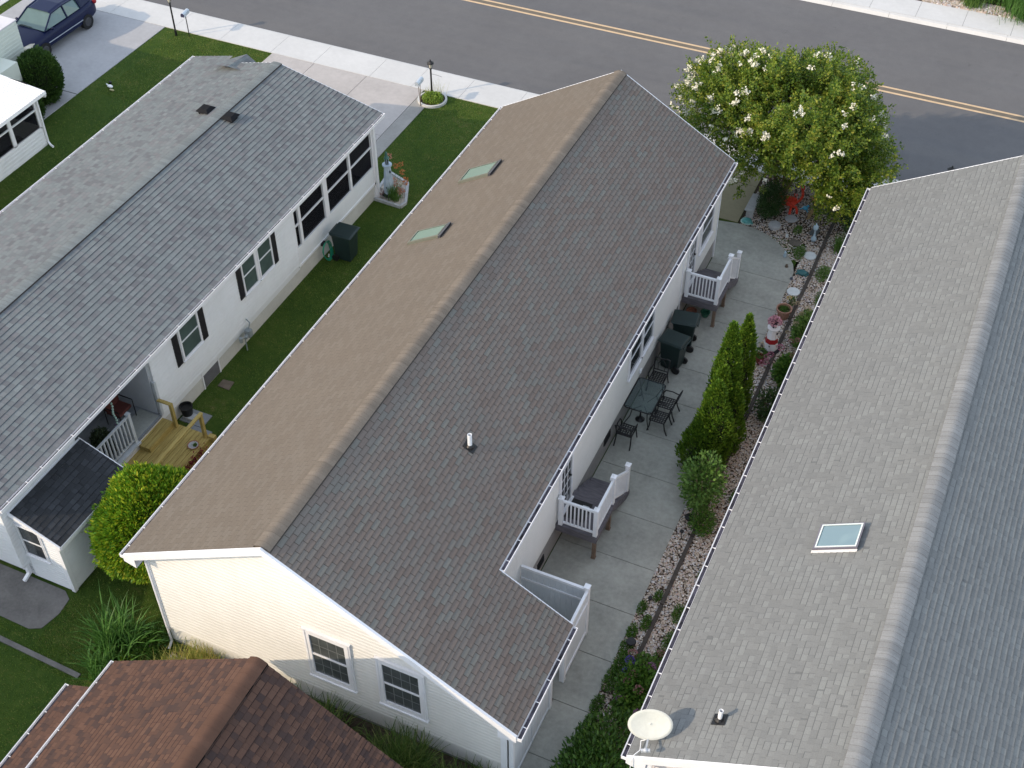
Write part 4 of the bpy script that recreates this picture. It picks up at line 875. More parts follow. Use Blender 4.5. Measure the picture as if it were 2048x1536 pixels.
# clumps: sprays arranged on an uneven dome
cen=np.array([-6.75,37.2,2.85]); rad=np.array([3.95,3.2,2.85])
allq=[];
lob=unit(26); lobA=RNG.uniform(-.34,.22,26)
def crown_r(u):
    d=u@lob.T; return 1+ (np.exp((d-1)*12)*lobA).sum(1)
K=2900
u=unit(K); shoot=RNG.random(K)>.965; u[:,2]=np.where(u[:,2]<-.38,-u[:,2]*.8,u[:,2]); u/=np.linalg.norm(u,axis=1,keepdims=True)
rr_=crown_r(u)*RNG.uniform(.30,1.04,K)**.5*np.where(shoot,1.10,1.0)
C=cen+u*rad*rr_[:,None]
keep=(C[:,2]>.85)&~((C[:,2]<.75+.75*(37.3-C[:,1]))&(C[:,0]>-6.75)&(C[:,0]<-5.35)&(C[:,1]<37.0))&~((C[:,2]<1.15)&(C[:,0]>-5.35))
# holes
holes=unit(22); hd=(u@holes.T).max(1); keep&=~((hd>.982)&(rr_>.72))
C=C[keep]; u=u[keep]
ex=RNG.uniform([-5.35,34.9,1.15],[-3.7,38.6,2.6],(EXTRA,3)); ex2=RNG.uniform([-8.6,36.4,1.2],[-6.4,39.4,2.4],(EXTRA//2,3)); ex3=RNG.uniform([-6.6,37.6,1.1],[-4.6,39.4,2.2],(EXTRA//2,3)); ex=np.concatenate([ex,ex2,ex3])
dd_=(ex-cen)/rad; ok_=(dd_**2).sum(1)<1.12; ex=ex[ok_]; C=np.concatenate([C,ex]); ue=(ex-cen)/rad; ue/=np.linalg.norm(ue,axis=1,keepdims=True); u=np.concatenate([u,ue])
for c_,u_ in zip(C,u):
    d=u_*.75+np.array([0,0,.35])+RNG.normal(size=3)*.35; d/=np.linalg.norm(d); L=RNG.uniform(.3,.62); nn=int(RNG.integers(34,56))
    tt=RNG.uniform(-.15,1,nn); side=unit(nn); P=c_+d*(tt*L)[:,None]+side*(.09*(1-.5*tt))[:,None]
    allq.append(leaves(P,.095,.6,direction=np.tile(d,(nn,1))*.5+side*.9,normal=np.tile(u_,(nn,1)),jitter=.5))
Q=np.concatenate(allq); fastmesh('foliage',Q,4,CREPE,T)
# blossom clusters, thicker on the left / top
bl=[]
cand=RNG.permutation(len(C))
cnt=0; bm_=MB()
for i in cand:
    uu1=u[i]
    if uu1[2]<-.3: continue
    camdir=np.array([-cen[0],-cen[1],26.5-cen[2]]); camdir/=np.linalg.norm(camdir)
    pleft=.9 if (uu1[0]<-.15) else .22
    if RNG.random()>pleft: continue
    p=cen+uu1*rad*(crown_r(uu1[None])[0]+.07)
    if p[2]<1.2: continue
    for j in range(int(RNG.integers(1,5))): q=p+RNG.normal(size=3)*.05; bl.append(q)
    cnt+=1
    if cnt>150: break
bl=np.array(bl); Pq=np.repeat(bl,14,0)+RNG.normal(size=(len(bl)*14,3))*.034
fastmesh('blossom',leaves(Pq,.07,.9),4,BLOOM,T)
# ---- columnar arborvitae
ARB=leafmat('arborvitae_scale_leaf',[(.15,(.05,.12,.014,1)),(.5,(.095,.19,.018,1)),(.85,(.19,.29,.028,1))],.5,.3,1.5)
def arb(x,y,h,r,label,lean=(0,0),seedn=0,group='columnar arborvitae beside the patio'):
    T=thing('arborvitae_tree',label,'tree',(x,y,0),0,group)
    m=MB(); m.cyl((x,y,0),(x+lean[0]*.6,y+lean[1]*.6,h*.7),.05,.02,7); m.build('trunk',BARK,T,world=True)
    n=int(5200*h*r/2.2)
    z=RNG.uniform(.0,1,n)**.9; a=RNG.uniform(0,2*math.pi,n)
    prof=np.where(z<.25,.78+z*.88,np.clip(1-((z-.25)/.75)**1.7,0,1)**.8)
    lump=1+.13*np.sin(a*3+z*9+seedn)+.10*np.sin(a*5-z*16+seedn*2)+.06*np.sin(a*9+z*31)
    rr=r*prof*lump*RNG.uniform(.80,1.04,n)
    P=np.stack([x+lean[0]*z+rr*np.cos(a),y+lean[1]*z+rr*np.sin(a),.06+z*h],1)
    out=np.stack([np.cos(a),np.sin(a),np.full(n,.2)],1)
    d=out*.45+np.array([0,0,1.0])
    q1=leaves(P,.13,.42,direction=d,normal=out,jitter=.35); P2=P+RNG.normal(size=P.shape)*.03
    q2=leaves(P2,.10,.4,direction=d+out*.4,normal=np.cross(out,[0,0,1.]),jitter=.5)
    fastmesh('foliage',np.concatenate([q1,q2]),4,ARB,T)
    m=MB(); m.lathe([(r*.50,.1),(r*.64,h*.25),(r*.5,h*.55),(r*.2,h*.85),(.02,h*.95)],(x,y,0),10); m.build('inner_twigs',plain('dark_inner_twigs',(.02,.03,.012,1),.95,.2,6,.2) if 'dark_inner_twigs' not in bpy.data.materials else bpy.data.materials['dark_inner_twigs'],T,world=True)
    return T
ARBS=[(-4.96,26.3,3.75,.36,'slim dark columnar arborvitae, separate at the far end of the group'),
      (-5.16,25.3,4.15,.42,'tall arborvitae second from the far end of the group beside the patio'),
      (-5.12,24.8,3.05,.42,'shorter bright arborvitae tucked in the middle of the group'),
      (-5.02,24.05,3.2,.54,'broad arborvitae at the front of the group, bright yellow-green'),
      (-5.22,23.85,1.9,.60,'low dark arborvitae bulging over the patio edge'),
      (-4.72,24.8,2.5,.36,'narrow arborvitae on the side of the group facing the right house')]
for i,(x,y,h,r,lb) in enumerate(ARBS): arb(x,y,h,r,lb,(RNG.uniform(-.05,.05),RNG.uniform(-.05,.05)),i)
# ---- globe arborvitae between the houses
GLOBE=leafmat('golden_globe_leaf',[(.15,(.06,.17,.014,1)),(.40,(.12,.26,.016,1)),(.60,(.24,.38,.022,1)),(.82,(.46,.47,.035,1))],.5,.25,1.1)
def spray_dome(name,label,cat,c,r,n,mat,size,group=None,zmin=0.02,fan=5,asp=.5,upb=.6,inner=True,lump=.08,trunk=True,k=7):
    T=thing(name,label,cat,(c[0],c[1],0),0,group)
    u=unit(n); lobes=unit(k*6); 
    a=RNG.uniform(-lump,lump,k*6); rs=1+(np.exp((u@lobes.T-1)*14)*a).sum(1)
    P=np.array(c)+u*np.array(r)*(rs*(RNG.uniform(.84,1.02,n)+.07*(RNG.random(n)>.93)))[:,None]; ok=P[:,2]>zmin; P=P[ok]; u=u[ok]
    Q=[]
    for f_ in range(fan):
        Pf=P+RNG.normal(size=P.shape)*size*.28
        Q.append(leaves(Pf,size,asp,direction=u*.7+np.array([0,0,upb]),normal=None,jitter=.45))
    fastmesh('foliage',np.concatenate(Q),4,mat,T)
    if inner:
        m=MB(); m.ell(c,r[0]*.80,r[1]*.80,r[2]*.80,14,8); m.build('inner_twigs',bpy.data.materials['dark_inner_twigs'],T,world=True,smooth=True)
    if trunk:
        m=MB(); m.cyl((c[0],c[1],0),(c[0],c[1],c[2]),.06,.03,7); m.build('trunk',BARK,T,world=True)
    return T
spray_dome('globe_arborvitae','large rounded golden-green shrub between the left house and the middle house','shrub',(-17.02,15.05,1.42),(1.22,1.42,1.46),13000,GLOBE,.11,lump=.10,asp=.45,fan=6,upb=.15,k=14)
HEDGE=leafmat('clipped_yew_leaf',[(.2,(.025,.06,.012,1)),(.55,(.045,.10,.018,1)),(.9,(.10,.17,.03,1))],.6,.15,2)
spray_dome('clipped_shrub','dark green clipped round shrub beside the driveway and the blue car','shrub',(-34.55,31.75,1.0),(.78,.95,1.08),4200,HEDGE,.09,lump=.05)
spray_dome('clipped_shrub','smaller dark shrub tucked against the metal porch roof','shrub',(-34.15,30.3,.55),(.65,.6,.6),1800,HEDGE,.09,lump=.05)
# ---- loose shrubs
SHRUB=leafmat('mid_green_leaf',[(.15,(.035,.095,.014,1)),(.5,(.065,.155,.02,1)),(.85,(.13,.23,.035,1))],.45,.3,1.2)
SHRUBD=leafmat('deep_green_leaf',[(.15,(.024,.068,.010,1)),(.5,(.045,.115,.015,1)),(.85,(.10,.19,.028,1))],.45,.3,1.2)
LIGHTL=leafmat('light_green_leaf',[(.15,(.05,.12,.02,1)),(.5,(.095,.19,.035,1)),(.9,(.18,.29,.07,1))],.5,.3,1.2)
FIR=leafmat('dark_conifer_leaf',[(.2,(.02,.05,.012,1)),(.8,(.045,.095,.022,1))],.6,.15,2)
def loose(name,label,cat,c,r,n,mat,size,asp=.5,group=None,flowers=None,stems=8,mound=False):
    T=thing(name,label,cat,(c[0],c[1],0),0,group)
    P,u=ellipsoid_pts(n,c,r,.15,1.0); 
    k=unit(9); hol=RNG.uniform(-.25,.12,9); P=np.array(c)+(P-np.array(c))*(1+(np.exp((u@k.T-1)*8)*hol).sum(1))[:,None]
    ok=P[:,2]>.03; P=P[ok]; u=u[ok]
    fastmesh('foliage',leaves(P,size,asp,direction=u*.6+np.array([0,0,.25]),normal=np.array([0,0,1.])+u*.5,jitter=.6),4,mat,T)
    m=MB()
    for i in range(stems):
        a=RNG.uniform(0,6.28); q=(c[0]+r[0]*.6*math.cos(a),c[1]+r[1]*.6*math.sin(a),c[2]+r[2]*.5); m.tube([(c[0]+.05*math.cos(a),c[1]+.05*math.sin(a),0),((c[0]+q[0])/2+.02,(c[1]+q[1])/2,q[2]*.6),q],.011,5)
    m.build('stem',BARK,T,world=True)
    if flowers:
        for (fx,fy,fz,fr,fm) in flowers:
            v=unit(90); v[:,2]=np.abs(v[:,2])*1.0-.1; fastmesh('flower_head',leaves(np.array([fx,fy,fz])+v*fr*np.array([1,1,.75]),fr*.42,.9,direction=v,normal=v,jitter=.8),4,fm,T)
    return T
def fmat(n,c): return leafmat(n,[(.2,tuple(x*.7 for x in c)+(1,)),(.8,c+(1,))],.6,.2,3)
PURP=fmat('blue_violet_petals',(.10,.075,.30)); PINKD=fmat('dusty_pink_petals',(.32,.17,.16)); PINK=fmat('pink_petals',(.50,.20,.28)); CREAMF=fmat('cream_petals',(.55,.46,.30)); MAUVE=fmat('mauve_petals',(.26,.13,.24)); ORANGE=fmat('orange_petals',(.62,.22,.08)); SALMON=fmat('salmon_petals',(.58,.26,.18)); RED=fmat('dark_red_petals',(.20,.02,.03)); MAGENTA=fmat('magenta_petals',(.22,.02,.16)); YELLOWF=fmat('yellow_petals',(.65,.48,.12))
loose('leafy_shrub','loose light-green leafy shrub at the near foot of the arborvitae group','shrub',(-4.75,22.5,1.0),(.62,.72,1.05),2300,LIGHTL,.12,.5,stems=14)
loose('leafy_shrub','low dense dark shrub just in front of the loose light-green shrub','shrub',(-4.45,21.75,.35),(.38,.4,.38),1500,SHRUB,.07)
loose('overgrown_shrub','big overgrown green shrub at the bottom of the patio beside the right house','shrub',(-4.35,13.3,.45),(1.05,2.1,.68),12500,SHRUBD,.12,.42)
loose('hydrangea','hydrangea with violet and faded pink heads at the near end of the timber edging','shrub',(-4.25,16.3,.35),(.55,1.0,.45),3600,SHRUB,.11,.6,
  flowers=[(-4.63,16.95,.62,.10,PINKD),(-4.62,16.72,.66,.10,PURP),(-4.60,16.42,.60,.09,PURP),(-4.40,16.4,.66,.09,PINKD),(-4.5,16.2,.60,.08,PINKD),(-4.1,16.75,.66,.1,MAUVE),(-4.15,16.0,.72,.1,PINKD),(-4.5,15.7,.55,.07,MAUVE),(-3.95,15.4,.72,.09,MAUVE),(-4.05,17.35,.45,.08,PINKD),(-3.85,16.95,.6,.09,PINKD)])
loose('hydrangea','hydrangea with dusty pink heads between the lighthouse and the right gutter','shrub',(-3.92,28.25,.42),(.5,.65,.5),2800,SHRUB,.11,.6,
  flowers=[(-4.42,29.05,.55,.1,PINK),(-4.15,29.1,.85,.08,PINKD),(-3.9,28.4,.95,.09,PINKD),(-4.0,29.3,.8,.07,PINKD)])
loose('hydrangea','hydrangea with fading cream heads beyond the lighthouse','shrub',(-3.95,30.2,.5),(.42,.85,.42),2600,LIGHTL,.10,.6,
  flowers=[(-4.1,30.9,.75,.08,CREAMF),(-4.25,30.1,.7,.08,CREAMF),(-4.2,30.5,.8,.08,CREAMF),(-4.4,29.8,.55,.07,CREAMF),(-3.75,31.15,.8,.08,MAUVE)])
loose('leafy_shrub','small dark shrub under the right gutter beside the arborvitae','shrub',(-4.05,26.6,.5),(.42,.6,.5),1500,FIR,.09)
loose('conifer_shrub','dark conifer shrub beside the concrete bench and the red crab','shrub',(-6.75,36.05,.62),(.5,.6,.75),5200,FIR,.075,.4)
loose('leafy_shrub','dark shrub at the front corner of the right house','shrub',(-3.95,36.6,.6),(.42,.9,.6),2600,FIR,.1)
loose('flowering_shrub','rust-red leaved shrub at the front corner of the right house','shrub',(-3.85,37.6,.75),(.3,.35,.35),900,fmat('rust_leaf',(.20,.06,.03)),.08)
for (x,y,z,s) in ((-4.75,18.3,.08,.13),(-4.95,17.4,.08,.16),(-4.95,16.4,.1,.2),(-4.75,19.2,.06,.1),(-4.0,18.0,.12,.2),(-4.1,17.4,.1,.16),(-5.0,18.7,.06,.12),(-5.0,15.6,.08,.16),(-4.98,14.6,.1,.17),(-4.98,17.9,.07,.13),(-4.92,16.9,.1,.18),(-4.7,17.0,.1,.18),(-4.1,18.9,.08,.16),(-3.9,20.3,.08,.13),(-4.98,15.1,.1,.15),(-3.9,23.2,.1,.2),(-3.9,32.3,.1,.25),(-4.2,33.6,.1,.25),(-5.2,34.4,.08,.2),(-5.6,35.6,.05,.14)):
    loose('ground_cover_plant','low green weeds spreading over the gravel strip','plant',(x,y,z),(s,s*2.0,.1),int(1500*s/.15*.4),SHRUB if y<30 else LIGHTL,.05,.5,'low weeds in the gravel',None,0)
loose('weedy_plant','leafy weeds between the strap-leaved clump and the gable corner','plant',(-15.75,12.6,.22),(.45,.55,.28),1500,SHRUB,.08)
loose('weedy_plant','thin brownish weeds against the middle house below the globe shrub','plant',(-15.65,13.7,.18),(.3,.6,.22),500,LIGHTL,.06)
loose('weedy_plant','small yellow-green weed in the grass near the gable downspout','plant',(-15.95,12.0,.15),(.22,.25,.16),260,GLOBE,.08)
# strap-leaved clumps
def blade_clump(name,label,cat,x,y,n,L,w,mat,spread=.8,group=None,rb=.12,seg=4,droop=1.0,parent=None,z0=0.0):
    T=thing(name,label,cat,(x,y,z0),0,group) if parent is None else parent
    a=RNG.uniform(0,2*math.pi,n); el=RNG.uniform(.15,1,n)*spread; Ls=L*RNG.uniform(.55,1.1,n)
    base=np.stack([x+rb*RNG.normal(size=n),y+rb*RNG.normal(size=n),np.full(n,z0)],1)
    dirh=np.stack([np.cos(a),np.sin(a),np.zeros(n)],1); side=np.stack([-np.sin(a),np.cos(a),np.zeros(n)],1)
    Q=[]; prev=base; pw=np.full(n,w)
    for k in range(seg):
        t0=(k+1)/seg; ang=el*(.35+droop*t0**1.5)
        step=(dirh*np.sin(ang)[:,None]+np.array([0,0,1.])*np.cos(ang)[:,None])*(Ls/seg)[:,None]
        nx=prev+step; nw=w*(1-t0**1.6)+.0008
        Q.append(np.stack([prev-side*pw[:,None]/2,prev+side*pw[:,None]/2,nx+side*nw/2,nx-side*nw/2],1)); prev=nx; pw=np.full(n,nw)
    fastmesh('foliage',np.concatenate(Q),4,mat,T); return T
STRAP=leafmat('strap_leaf',[(.15,(.035,.10,.018,1)),(.6,(.085,.20,.038,1)),(.9,(.16,.30,.07,1))],.45,.25,1.5)
GOLDG=leafmat('golden_grass_blade',[(.15,(.13,.19,.03,1)),(.5,(.28,.30,.06,1)),(.85,(.5,.38,.12,1))],.5,.25,1.5)
DARKG=leafmat('dark_grass_blade',[(.15,(.035,.075,.012,1)),(.6,(.085,.15,.022,1)),(.92,(.28,.27,.10,1))],.5,.2,1.5)
blade_clump('strap_leaf_clump','tall arching strap-leaved clump on the lawn beyond the brown roof','grass clump',-16.35,12.3,260,1.35,.055,STRAP,1.05,None,.26)
blade_clump('strap_leaf_clump','smaller strap-leaved clump partly under the brown gutter','grass clump',-16.2,11.5,130,1.0,.05,STRAP,1.0,None,.16)
blade_clump('ornamental_grass','golden feathery grass at the foot of the sunlit gable','grass clump',-14.1,12.3,1300,.85,.018,GOLDG,1.0,None,.30)
blade_clump('ornamental_grass','paler end of the golden grass nearer the downspout','grass clump',-14.7,12.1,500,.6,.018,GOLDG,1.0,None,.2)
for i,(x,y,n,L,lb) in enumerate(((-11.6,12.25,300,.8,'dark arching grass clump at the gable foot, leftmost'),(-10.55,12.2,420,1.0,'dark arching grass clump below the left gable window'),(-9.1,11.9,260,.85,'low dark grass clump between the two gable windows'),(-8.35,12.1,520,1.15,'bushy dark grass clump below the right gable window'),(-7.15,11.9,380,.9,'dark grass clump right of the gable windows'),(-6.55,12.35,220,.7,'sparse grass clump at the right end of the gable'))):
    blade_clump('grass_clump',lb,'grass clump',x,y-.1,int(n*1.9),L*1.15,.03,DARKG,1.15,'dark grasses along the gable wall',.28)
blade_clump('iris_clump','green strap-leaved clump under the right gutter near the slate slab','grass clump',-4.0,35.15,90,.65,.04,LIGHTL,.9,None,.12)
for i,(x,y,n,L,mt,lb) in enumerate(((-.6,54.6,2600,1.5,STRAP,'tall green ornamental grass at the top right corner across the street'),(-3.0,54.2,500,.75,LIGHTL,'small bright grass clump beside the far sidewalk'),)):
    blade_clump('ornamental_grass',lb,'grass clump',x,y,n,L,.02,mt,.7,None,.55 if n>1000 else .18)
loose('leafy_shrub','dark shrub behind the far sidewalk, right of the small bright plants','shrub',(-3.6,54.75,.4),(.7,.5,.5),1500,FIR,.12)
loose('leafy_shrub','green shrub behind the far sidewalk near the right edge','shrub',(-2.2,54.9,.5),(.6,.5,.6),1500,SHRUB,.12)
loose('leafy_shrub','small leafy plant at the back edge of the far sidewalk, leftmost','shrub',(-4.5,54.3,.2),(.35,.3,.25),500,LIGHTL,.1)
# ---- grass blades and gravel as stuff
def in_any(x,y,rs):
    ok=np.zeros(len(x),bool)
    for a,b,c,d in rs: ok|=(x>a)&(x<b)&(y>c)&(y<d)
    return ok
rs=[(-33.7,-27.3,15,38.42),(-20.82,-15.7,31.0,38.42),(-28.4,-20.8,38.0,38.42),(-27.4,-26.9,12,32),(-32.4,-27,15,32),(-28.4,-27.0,31,38.4)]
N=150000
pts=[]
for (a,b,c,d,n) in ((-33.7,-27.2,17,38.42,52000),(-20.8,-15.9,16.5,38.42,42000),(-20.8,-17.3,31.5,38.42,16000),(-28.5,-28.0,31,38.4,2000),(-33,-28.4,33,38.42,18000),(-19.6,-15.4,11.5,16.5,10000),(-24,-15.2,7.5,11.8,24000),(-18.4,-15.4,11.0,13.2,8000),(-42.5,-40.9,34,38.4,4000)):
    x=RNG.uniform(a,b,n); y=RNG.uniform(c,d,n); pts.append(np.stack([x,y],1))
pts=np.concatenate(pts); x,y=pts[:,0],pts[:,1]
bad=in_any(x,y,[(-24,-18.4,11.78,13.2),(-19.7,-18.05,15.8,19.0),(-19.7,-18.3,19.0,19.95),(-28.42,-20.8,31.0,38.0),(-40.8,-33.72,32.6,38.45),(-15.25,-7.8,13,33),(-24,-18.45,13.2,15.7)])
pts=pts[~bad]; n=len(pts); a=RNG.uniform(0,6.283,n); h=RNG.uniform(.018,.05,n); lean=RNG.uniform(.0,.035,n); wd=RNG.uniform(.004,.009,n)
B=np.stack([pts[:,0],pts[:,1],np.zeros(n)],1); sdv=np.stack([np.cos(a),np.sin(a),np.zeros(n)],1)*wd[:,None]; tp=B+np.stack([-np.sin(a)*lean,np.cos(a)*lean,h],1)
BL=leafmat('lawn_blade',[(.15,(.050,.105,.012,1)),(.42,(.088,.165,.018,1)),(.58,(.150,.225,.030,1)),(.72,(.28,.25,.085,1))],.5,.25,1.3,.4)
tag(fastmesh('grass',np.stack([B-sdv,B+sdv,tp],1),3,BL),'short green lawn grass growing between the houses','grass',kind='stuff')
PEB=NT('river_gravel'); PEB.set(.85,.25); g_=PEB.n('ShaderNodeNewGeometry')
PEB.base(PEB.ramp(g_.outputs['Random Per Island'],[(.0,(.14,.11,.09,1)),(.2,(.40,.33,.25,1)),(.45,(.56,.50,.42,1)),(.65,(.50,.36,.29,1)),(.8,(.40,.40,.42,1)),(1,(.75,.73,.68,1))])); PEB=PEB.m
def pebbles(n,areas,label,smin=.012,smax=.030,avoid=None):
    P=[]
    tot=sum((b-a)*(d-c)*w_ for a,b,c,d,w_ in areas)
    for a,b,c,d,w_ in areas:
        k=int(n*(b-a)*(d-c)*w_/tot); P.append(np.stack([RNG.uniform(a,b,k),RNG.uniform(c,d,k)],1))
    P=np.concatenate(P)
    if avoid is not None: P=P[~avoid(P[:,0],P[:,1])]
    k=len(P); s=RNG.uniform(smin,smax,k)[:,None]; c=np.concatenate([P,np.full((k,1),.008)],1)
    a=RNG.uniform(0,6.28,k); e1=np.stack([np.cos(a),np.sin(a),np.zeros(k)],1)*s*RNG.uniform(1,1.6,(k,1)); e2=np.stack([-np.sin(a),np.cos(a),np.zeros(k)],1)*s; e3=np.stack([RNG.normal(size=k)*.15,RNG.normal(size=k)*.15,np.ones(k)],1)*s*.8
    V=np.stack([c+e1,c+e2,c-e1,c-e2,c+e3+e1*.2],1)   # 5 verts
    me=bpy.data.meshes.new('gravel'); vs=V.reshape(-1,3)
    idx=(np.arange(k)*5)[:,None]; F=np.concatenate([idx+np.array(t_) for t_ in ((0,1,4),(1,2,4),(2,3,4),(3,0,4))],0)
    me.vertices.add(len(vs)); me.vertices.foreach_set('co',vs.astype(np.float32).reshape(-1)); me.loops.add(F.size); me.loops.foreach_set('vertex_index',F.astype(np.int32).reshape(-1))
    me.polygons.add(len(F)); me.polygons.foreach_set('loop_start',np.arange(0,F.size,3,dtype=np.int32)); me.polygons.foreach_set('loop_total',np.full(len(F),3,dtype=np.int32)); me.materials.append(PEB); me.update(); me.validate()
    o=bpy.data.objects.new('gravel',me); col.objects.link(o); tag(o,label,'gravel',kind='stuff'); return o
circ=lambda x,y:((x<-5.13)&(y<35.2)&(((x+7.6)**2/2.5**2+(y-32.8)**2/2.42**2)<1))|((x<-5.1)&(y<34.0))
pebbles(42000,[(-5.1,-3.05,16.5,35.0,1.0),(-7.5,-3.6,34.0,38.4,.6),(-5.1,-3.6,13.0,16.5,.6)],'mixed tan and grey river gravel along the patio and under the garden ornaments',.014,.034,circ)
pebbles(2500,[(-5,-0,53.75,54.6,1)],'pale pink stones behind the far sidewalk',.04,.09)
pebbles(1500,[(-15.1,-14.5,12.0,12.7,1)],'grey gravel at the foot of the gable downspout',.012,.022)
# leaf litter on soil strip
# ================================================================ GARDEN ORNAMENTS
def mk(name,label,cat,mat,loc,fn,group=None,smooth=False):
    m=MB(); fn(m); o=m.build(name,mat,loc=loc,smooth=smooth); return tag(o,label,cat,group)
STONEC=plain('pale_cast_stone',(.40,.41,.42,1),.85,.12,8,.25); STONEW=plain('white_cast_stone',(.58,.62,.63,1),.8,.08,8,.2)
for x,y,mt,lb,hh in ((-6.39,35.51,STONEC,'grey round stepping stone on a stand nearest the conifer',.12),(-5.99,36.16,STONEC,'grey round stepping stone close to the red crab',.05),(-4.86,34.42,STONEW,'white round stepping stone beside the timber edging, farther one',.05),(-4.86,32.38,STONEW,'white round stepping stone beside the timber edging, nearer the clay pot',.05)):
    mk('stepping_stone',lb,'stepping stone',mt,(x,y,.01),lambda m: m.lathe([(.20,0),(.215,hh*.7),(.205,hh)],(x,y,.01),24),'round stepping stones in the gravel')
# concrete bench
T=thing('concrete_bench','pale concrete bench beside the tan walkway','bench',(-7.35,36.0,0)); m=MB(); m.box(-7.5,-7.18,35.5,36.5,.38,.45); m.build('seat',STONEC,T,world=True,bevel=.01)
for yy in (35.65,36.3): m=MB(); m.box(-7.46,-7.22,yy,yy+.1,.0,.379); m.build('leg',STONEC,T,world=True)
# red crab
REDM=plain('red_orange_painted_metal',(.62,.05,.02,1),.4,.08,4,.03)
T=thing('crab_ornament','large red crab ornament with a raised claw under the crepe myrtle','ornament',(-6.2,36.75,0))
m=MB()
for k in range(4):
    yy=36.58+k*.075; r=.05
    pts3=[(-6.50+.02*k,yy+.03,.22+.05*k),(-6.36,yy-.02,.30+.05*k),(-6.2,yy-.03,.31+.05*k),(-6.02,yy+.02,.24+.05*k)]; m.tube(pts3,r,8)
m.ell((-6.25,36.72,.30),.26,.17,.12,14,7); m.build('body',REDM,T,world=True,smooth=True)
m=MB(); m.tube([(-6.04,36.72,.32),(-5.90,36.82,.42),(-5.86,36.92,.55),(-5.90,37.0,.68)],.05,8); m.tube([(-5.90,37.0,.66),(-5.87,37.05,.78),(-5.9,37.07,.86)],.03,6); m.tube([(-5.90,37.0,.66),(-5.98,37.03,.76),(-5.99,37.06,.83)],.026,6); m.build('claw',REDM,T,world=True,smooth=True)
m=MB(); m.tube([(-6.46,36.75,.32),(-6.62,36.82,.40),(-6.66,36.95,.5)],.045,8); m.build('claw',REDM,T,world=True,smooth=True)
for q in ([(-6.12,36.55,.26),(-6.12,36.45,.14),(-6.12,36.40,0)],[(-6.44,36.6,.22),(-6.56,36.5,.1),(-6.62,36.45,0)],[(-6.0,36.66,.24),(-5.92,36.6,.12),(-5.9,36.56,0)]):
    m=MB(); m.tube(q,.045,8); m.build('leg',REDM,T,world=True,smooth=True)
for xx in (-6.14,-6.06): m=MB(); m.cyl((xx,36.9,.40),(xx,36.92,.52),.012,n=6); m.ell((xx,36.92,.53),.025,.025,.025,8,5); m.build('eye',REDM,T,world=True,smooth=True)
TEAL=plain('teal_glaze',(.08,.28,.27,1),.25,.3,12,.05); BLUEG=plain('bright_blue_glaze',(.07,.36,.55,1),.25,.2,12,.05); SLATE=plain('slate',(.085,.10,.105,1),.7,.2,6,.2); CLAY2=plain('tan_metal',(.27,.19,.09,1),.6,.2,6,.1); ORNO=plain('orange_ceramic',(.52,.24,.12,1),.5,.15,6,.05); PALEB=plain('pale_blue_glass',(.35,.47,.55,1),.2,.2,9,.02)
T=thing('turtle_ornament','teal glazed turtle beside the end of the tan walkway','ornament',(-7.34,35.36,0)); m=MB(); m.ell((-7.34,35.36,.08),.19,.15,.11,14,7); m.build('shell',TEAL,T,world=True,smooth=True)
m=MB(); m.ell((-7.34,35.36,.05),.22,.18,.04,16,5); m.build('rim',plain('pale_aqua_glaze',(.35,.52,.48,1),.3,.1,8,0),T,world=True,smooth=True); m=MB(); m.ell((-7.14,35.30,.08),.05,.04,.04,8,5); m.build('head',TEAL,T,world=True,smooth=True)
T=thing('turtle_ornament','dark teal turtle on the gravel between the two white stepping stones','ornament',(-4.86,33.42,0)); DT=plain('dark_teal',(.03,.12,.13,1),.5,.2,8,.1); m=MB(); m.ell((-4.86,33.42,.06),.18,.14,.09,14,6); m.build('shell',DT,T,world=True,smooth=True)
m=MB()
for dx,dy in ((.15,.1),(-.15,.1),(.15,-.1),(-.15,-.1),(.2,0)): m.ell((-4.86+dx,33.42+dy,.04),.05,.04,.03,8,4)
m.build('legs',DT,T,world=True,smooth=True)
def frog(m): m.ell((-5.69,36.88,.10),.10,.08,.08,10,6); m.ell((-5.62,36.93,.17),.05,.05,.045,8,5); m.tube([(-5.78,36.86,.08),(-5.85,36.8,.05)],.02,6); m.tube([(-5.62,36.8,.07),(-5.56,36.76,.03)],.02,6)
mk('frog_ornament','bright blue glazed frog right of the red crab','ornament',BLUEG,(-5.69,36.88,0),frog,smooth=True)
def orn(m): m.tube([(-5.62,37.42,.22),(-5.52,37.36,.16),(-5.43,37.34,.16),(-5.38,37.42,.2),(-5.44,37.5,.2),(-5.5,37.42,.12)],.035,8); m.tube([(-5.47,37.34,.12),(-5.45,37.26,.02)],.03,6)
mk('curled_ornament','orange ceramic curled ornament behind the blue frog','ornament',ORNO,(-5.5,37.4,0),orn,smooth=True)
T=thing('heron_ornament','tan metal heron leaning on a dark stake in the gravel','ornament',(-5.38,36.2,0)); m=MB(); m.tube([(-5.60,35.95,.0),(-5.45,36.15,.32)],.012,6); m.build('stake',BLACK,T,world=True)
m=MB(); m.add([(-5.48,36.05,.22),(-5.36,36.10,.26),(-5.28,36.42,.48),(-5.34,36.48,.5),(-5.46,36.3,.40),(-5.42,36.2,.30)],[(0,1,5),(1,2,5),(2,3,4,5),(0,5,4)]); m.ell((-5.40,36.22,.32),.05,.13,.08,10,6); m.tube([(-5.36,36.34,.38),(-5.31,36.45,.5),(-5.25,36.5,.56),(-5.18,36.47,.55)],.018,6); m.build('body',CLAY2,T,world=True,smooth=True)
mk('slate_slab','dark slate slab with a magenta plant on it near the right gutter','slab',SLATE,(-4.95,37.2,0),lambda m:m.poly([(-5.25,36.95),(-4.75,36.82),(-4.62,37.35),(-5.1,37.55)],.005,.05))
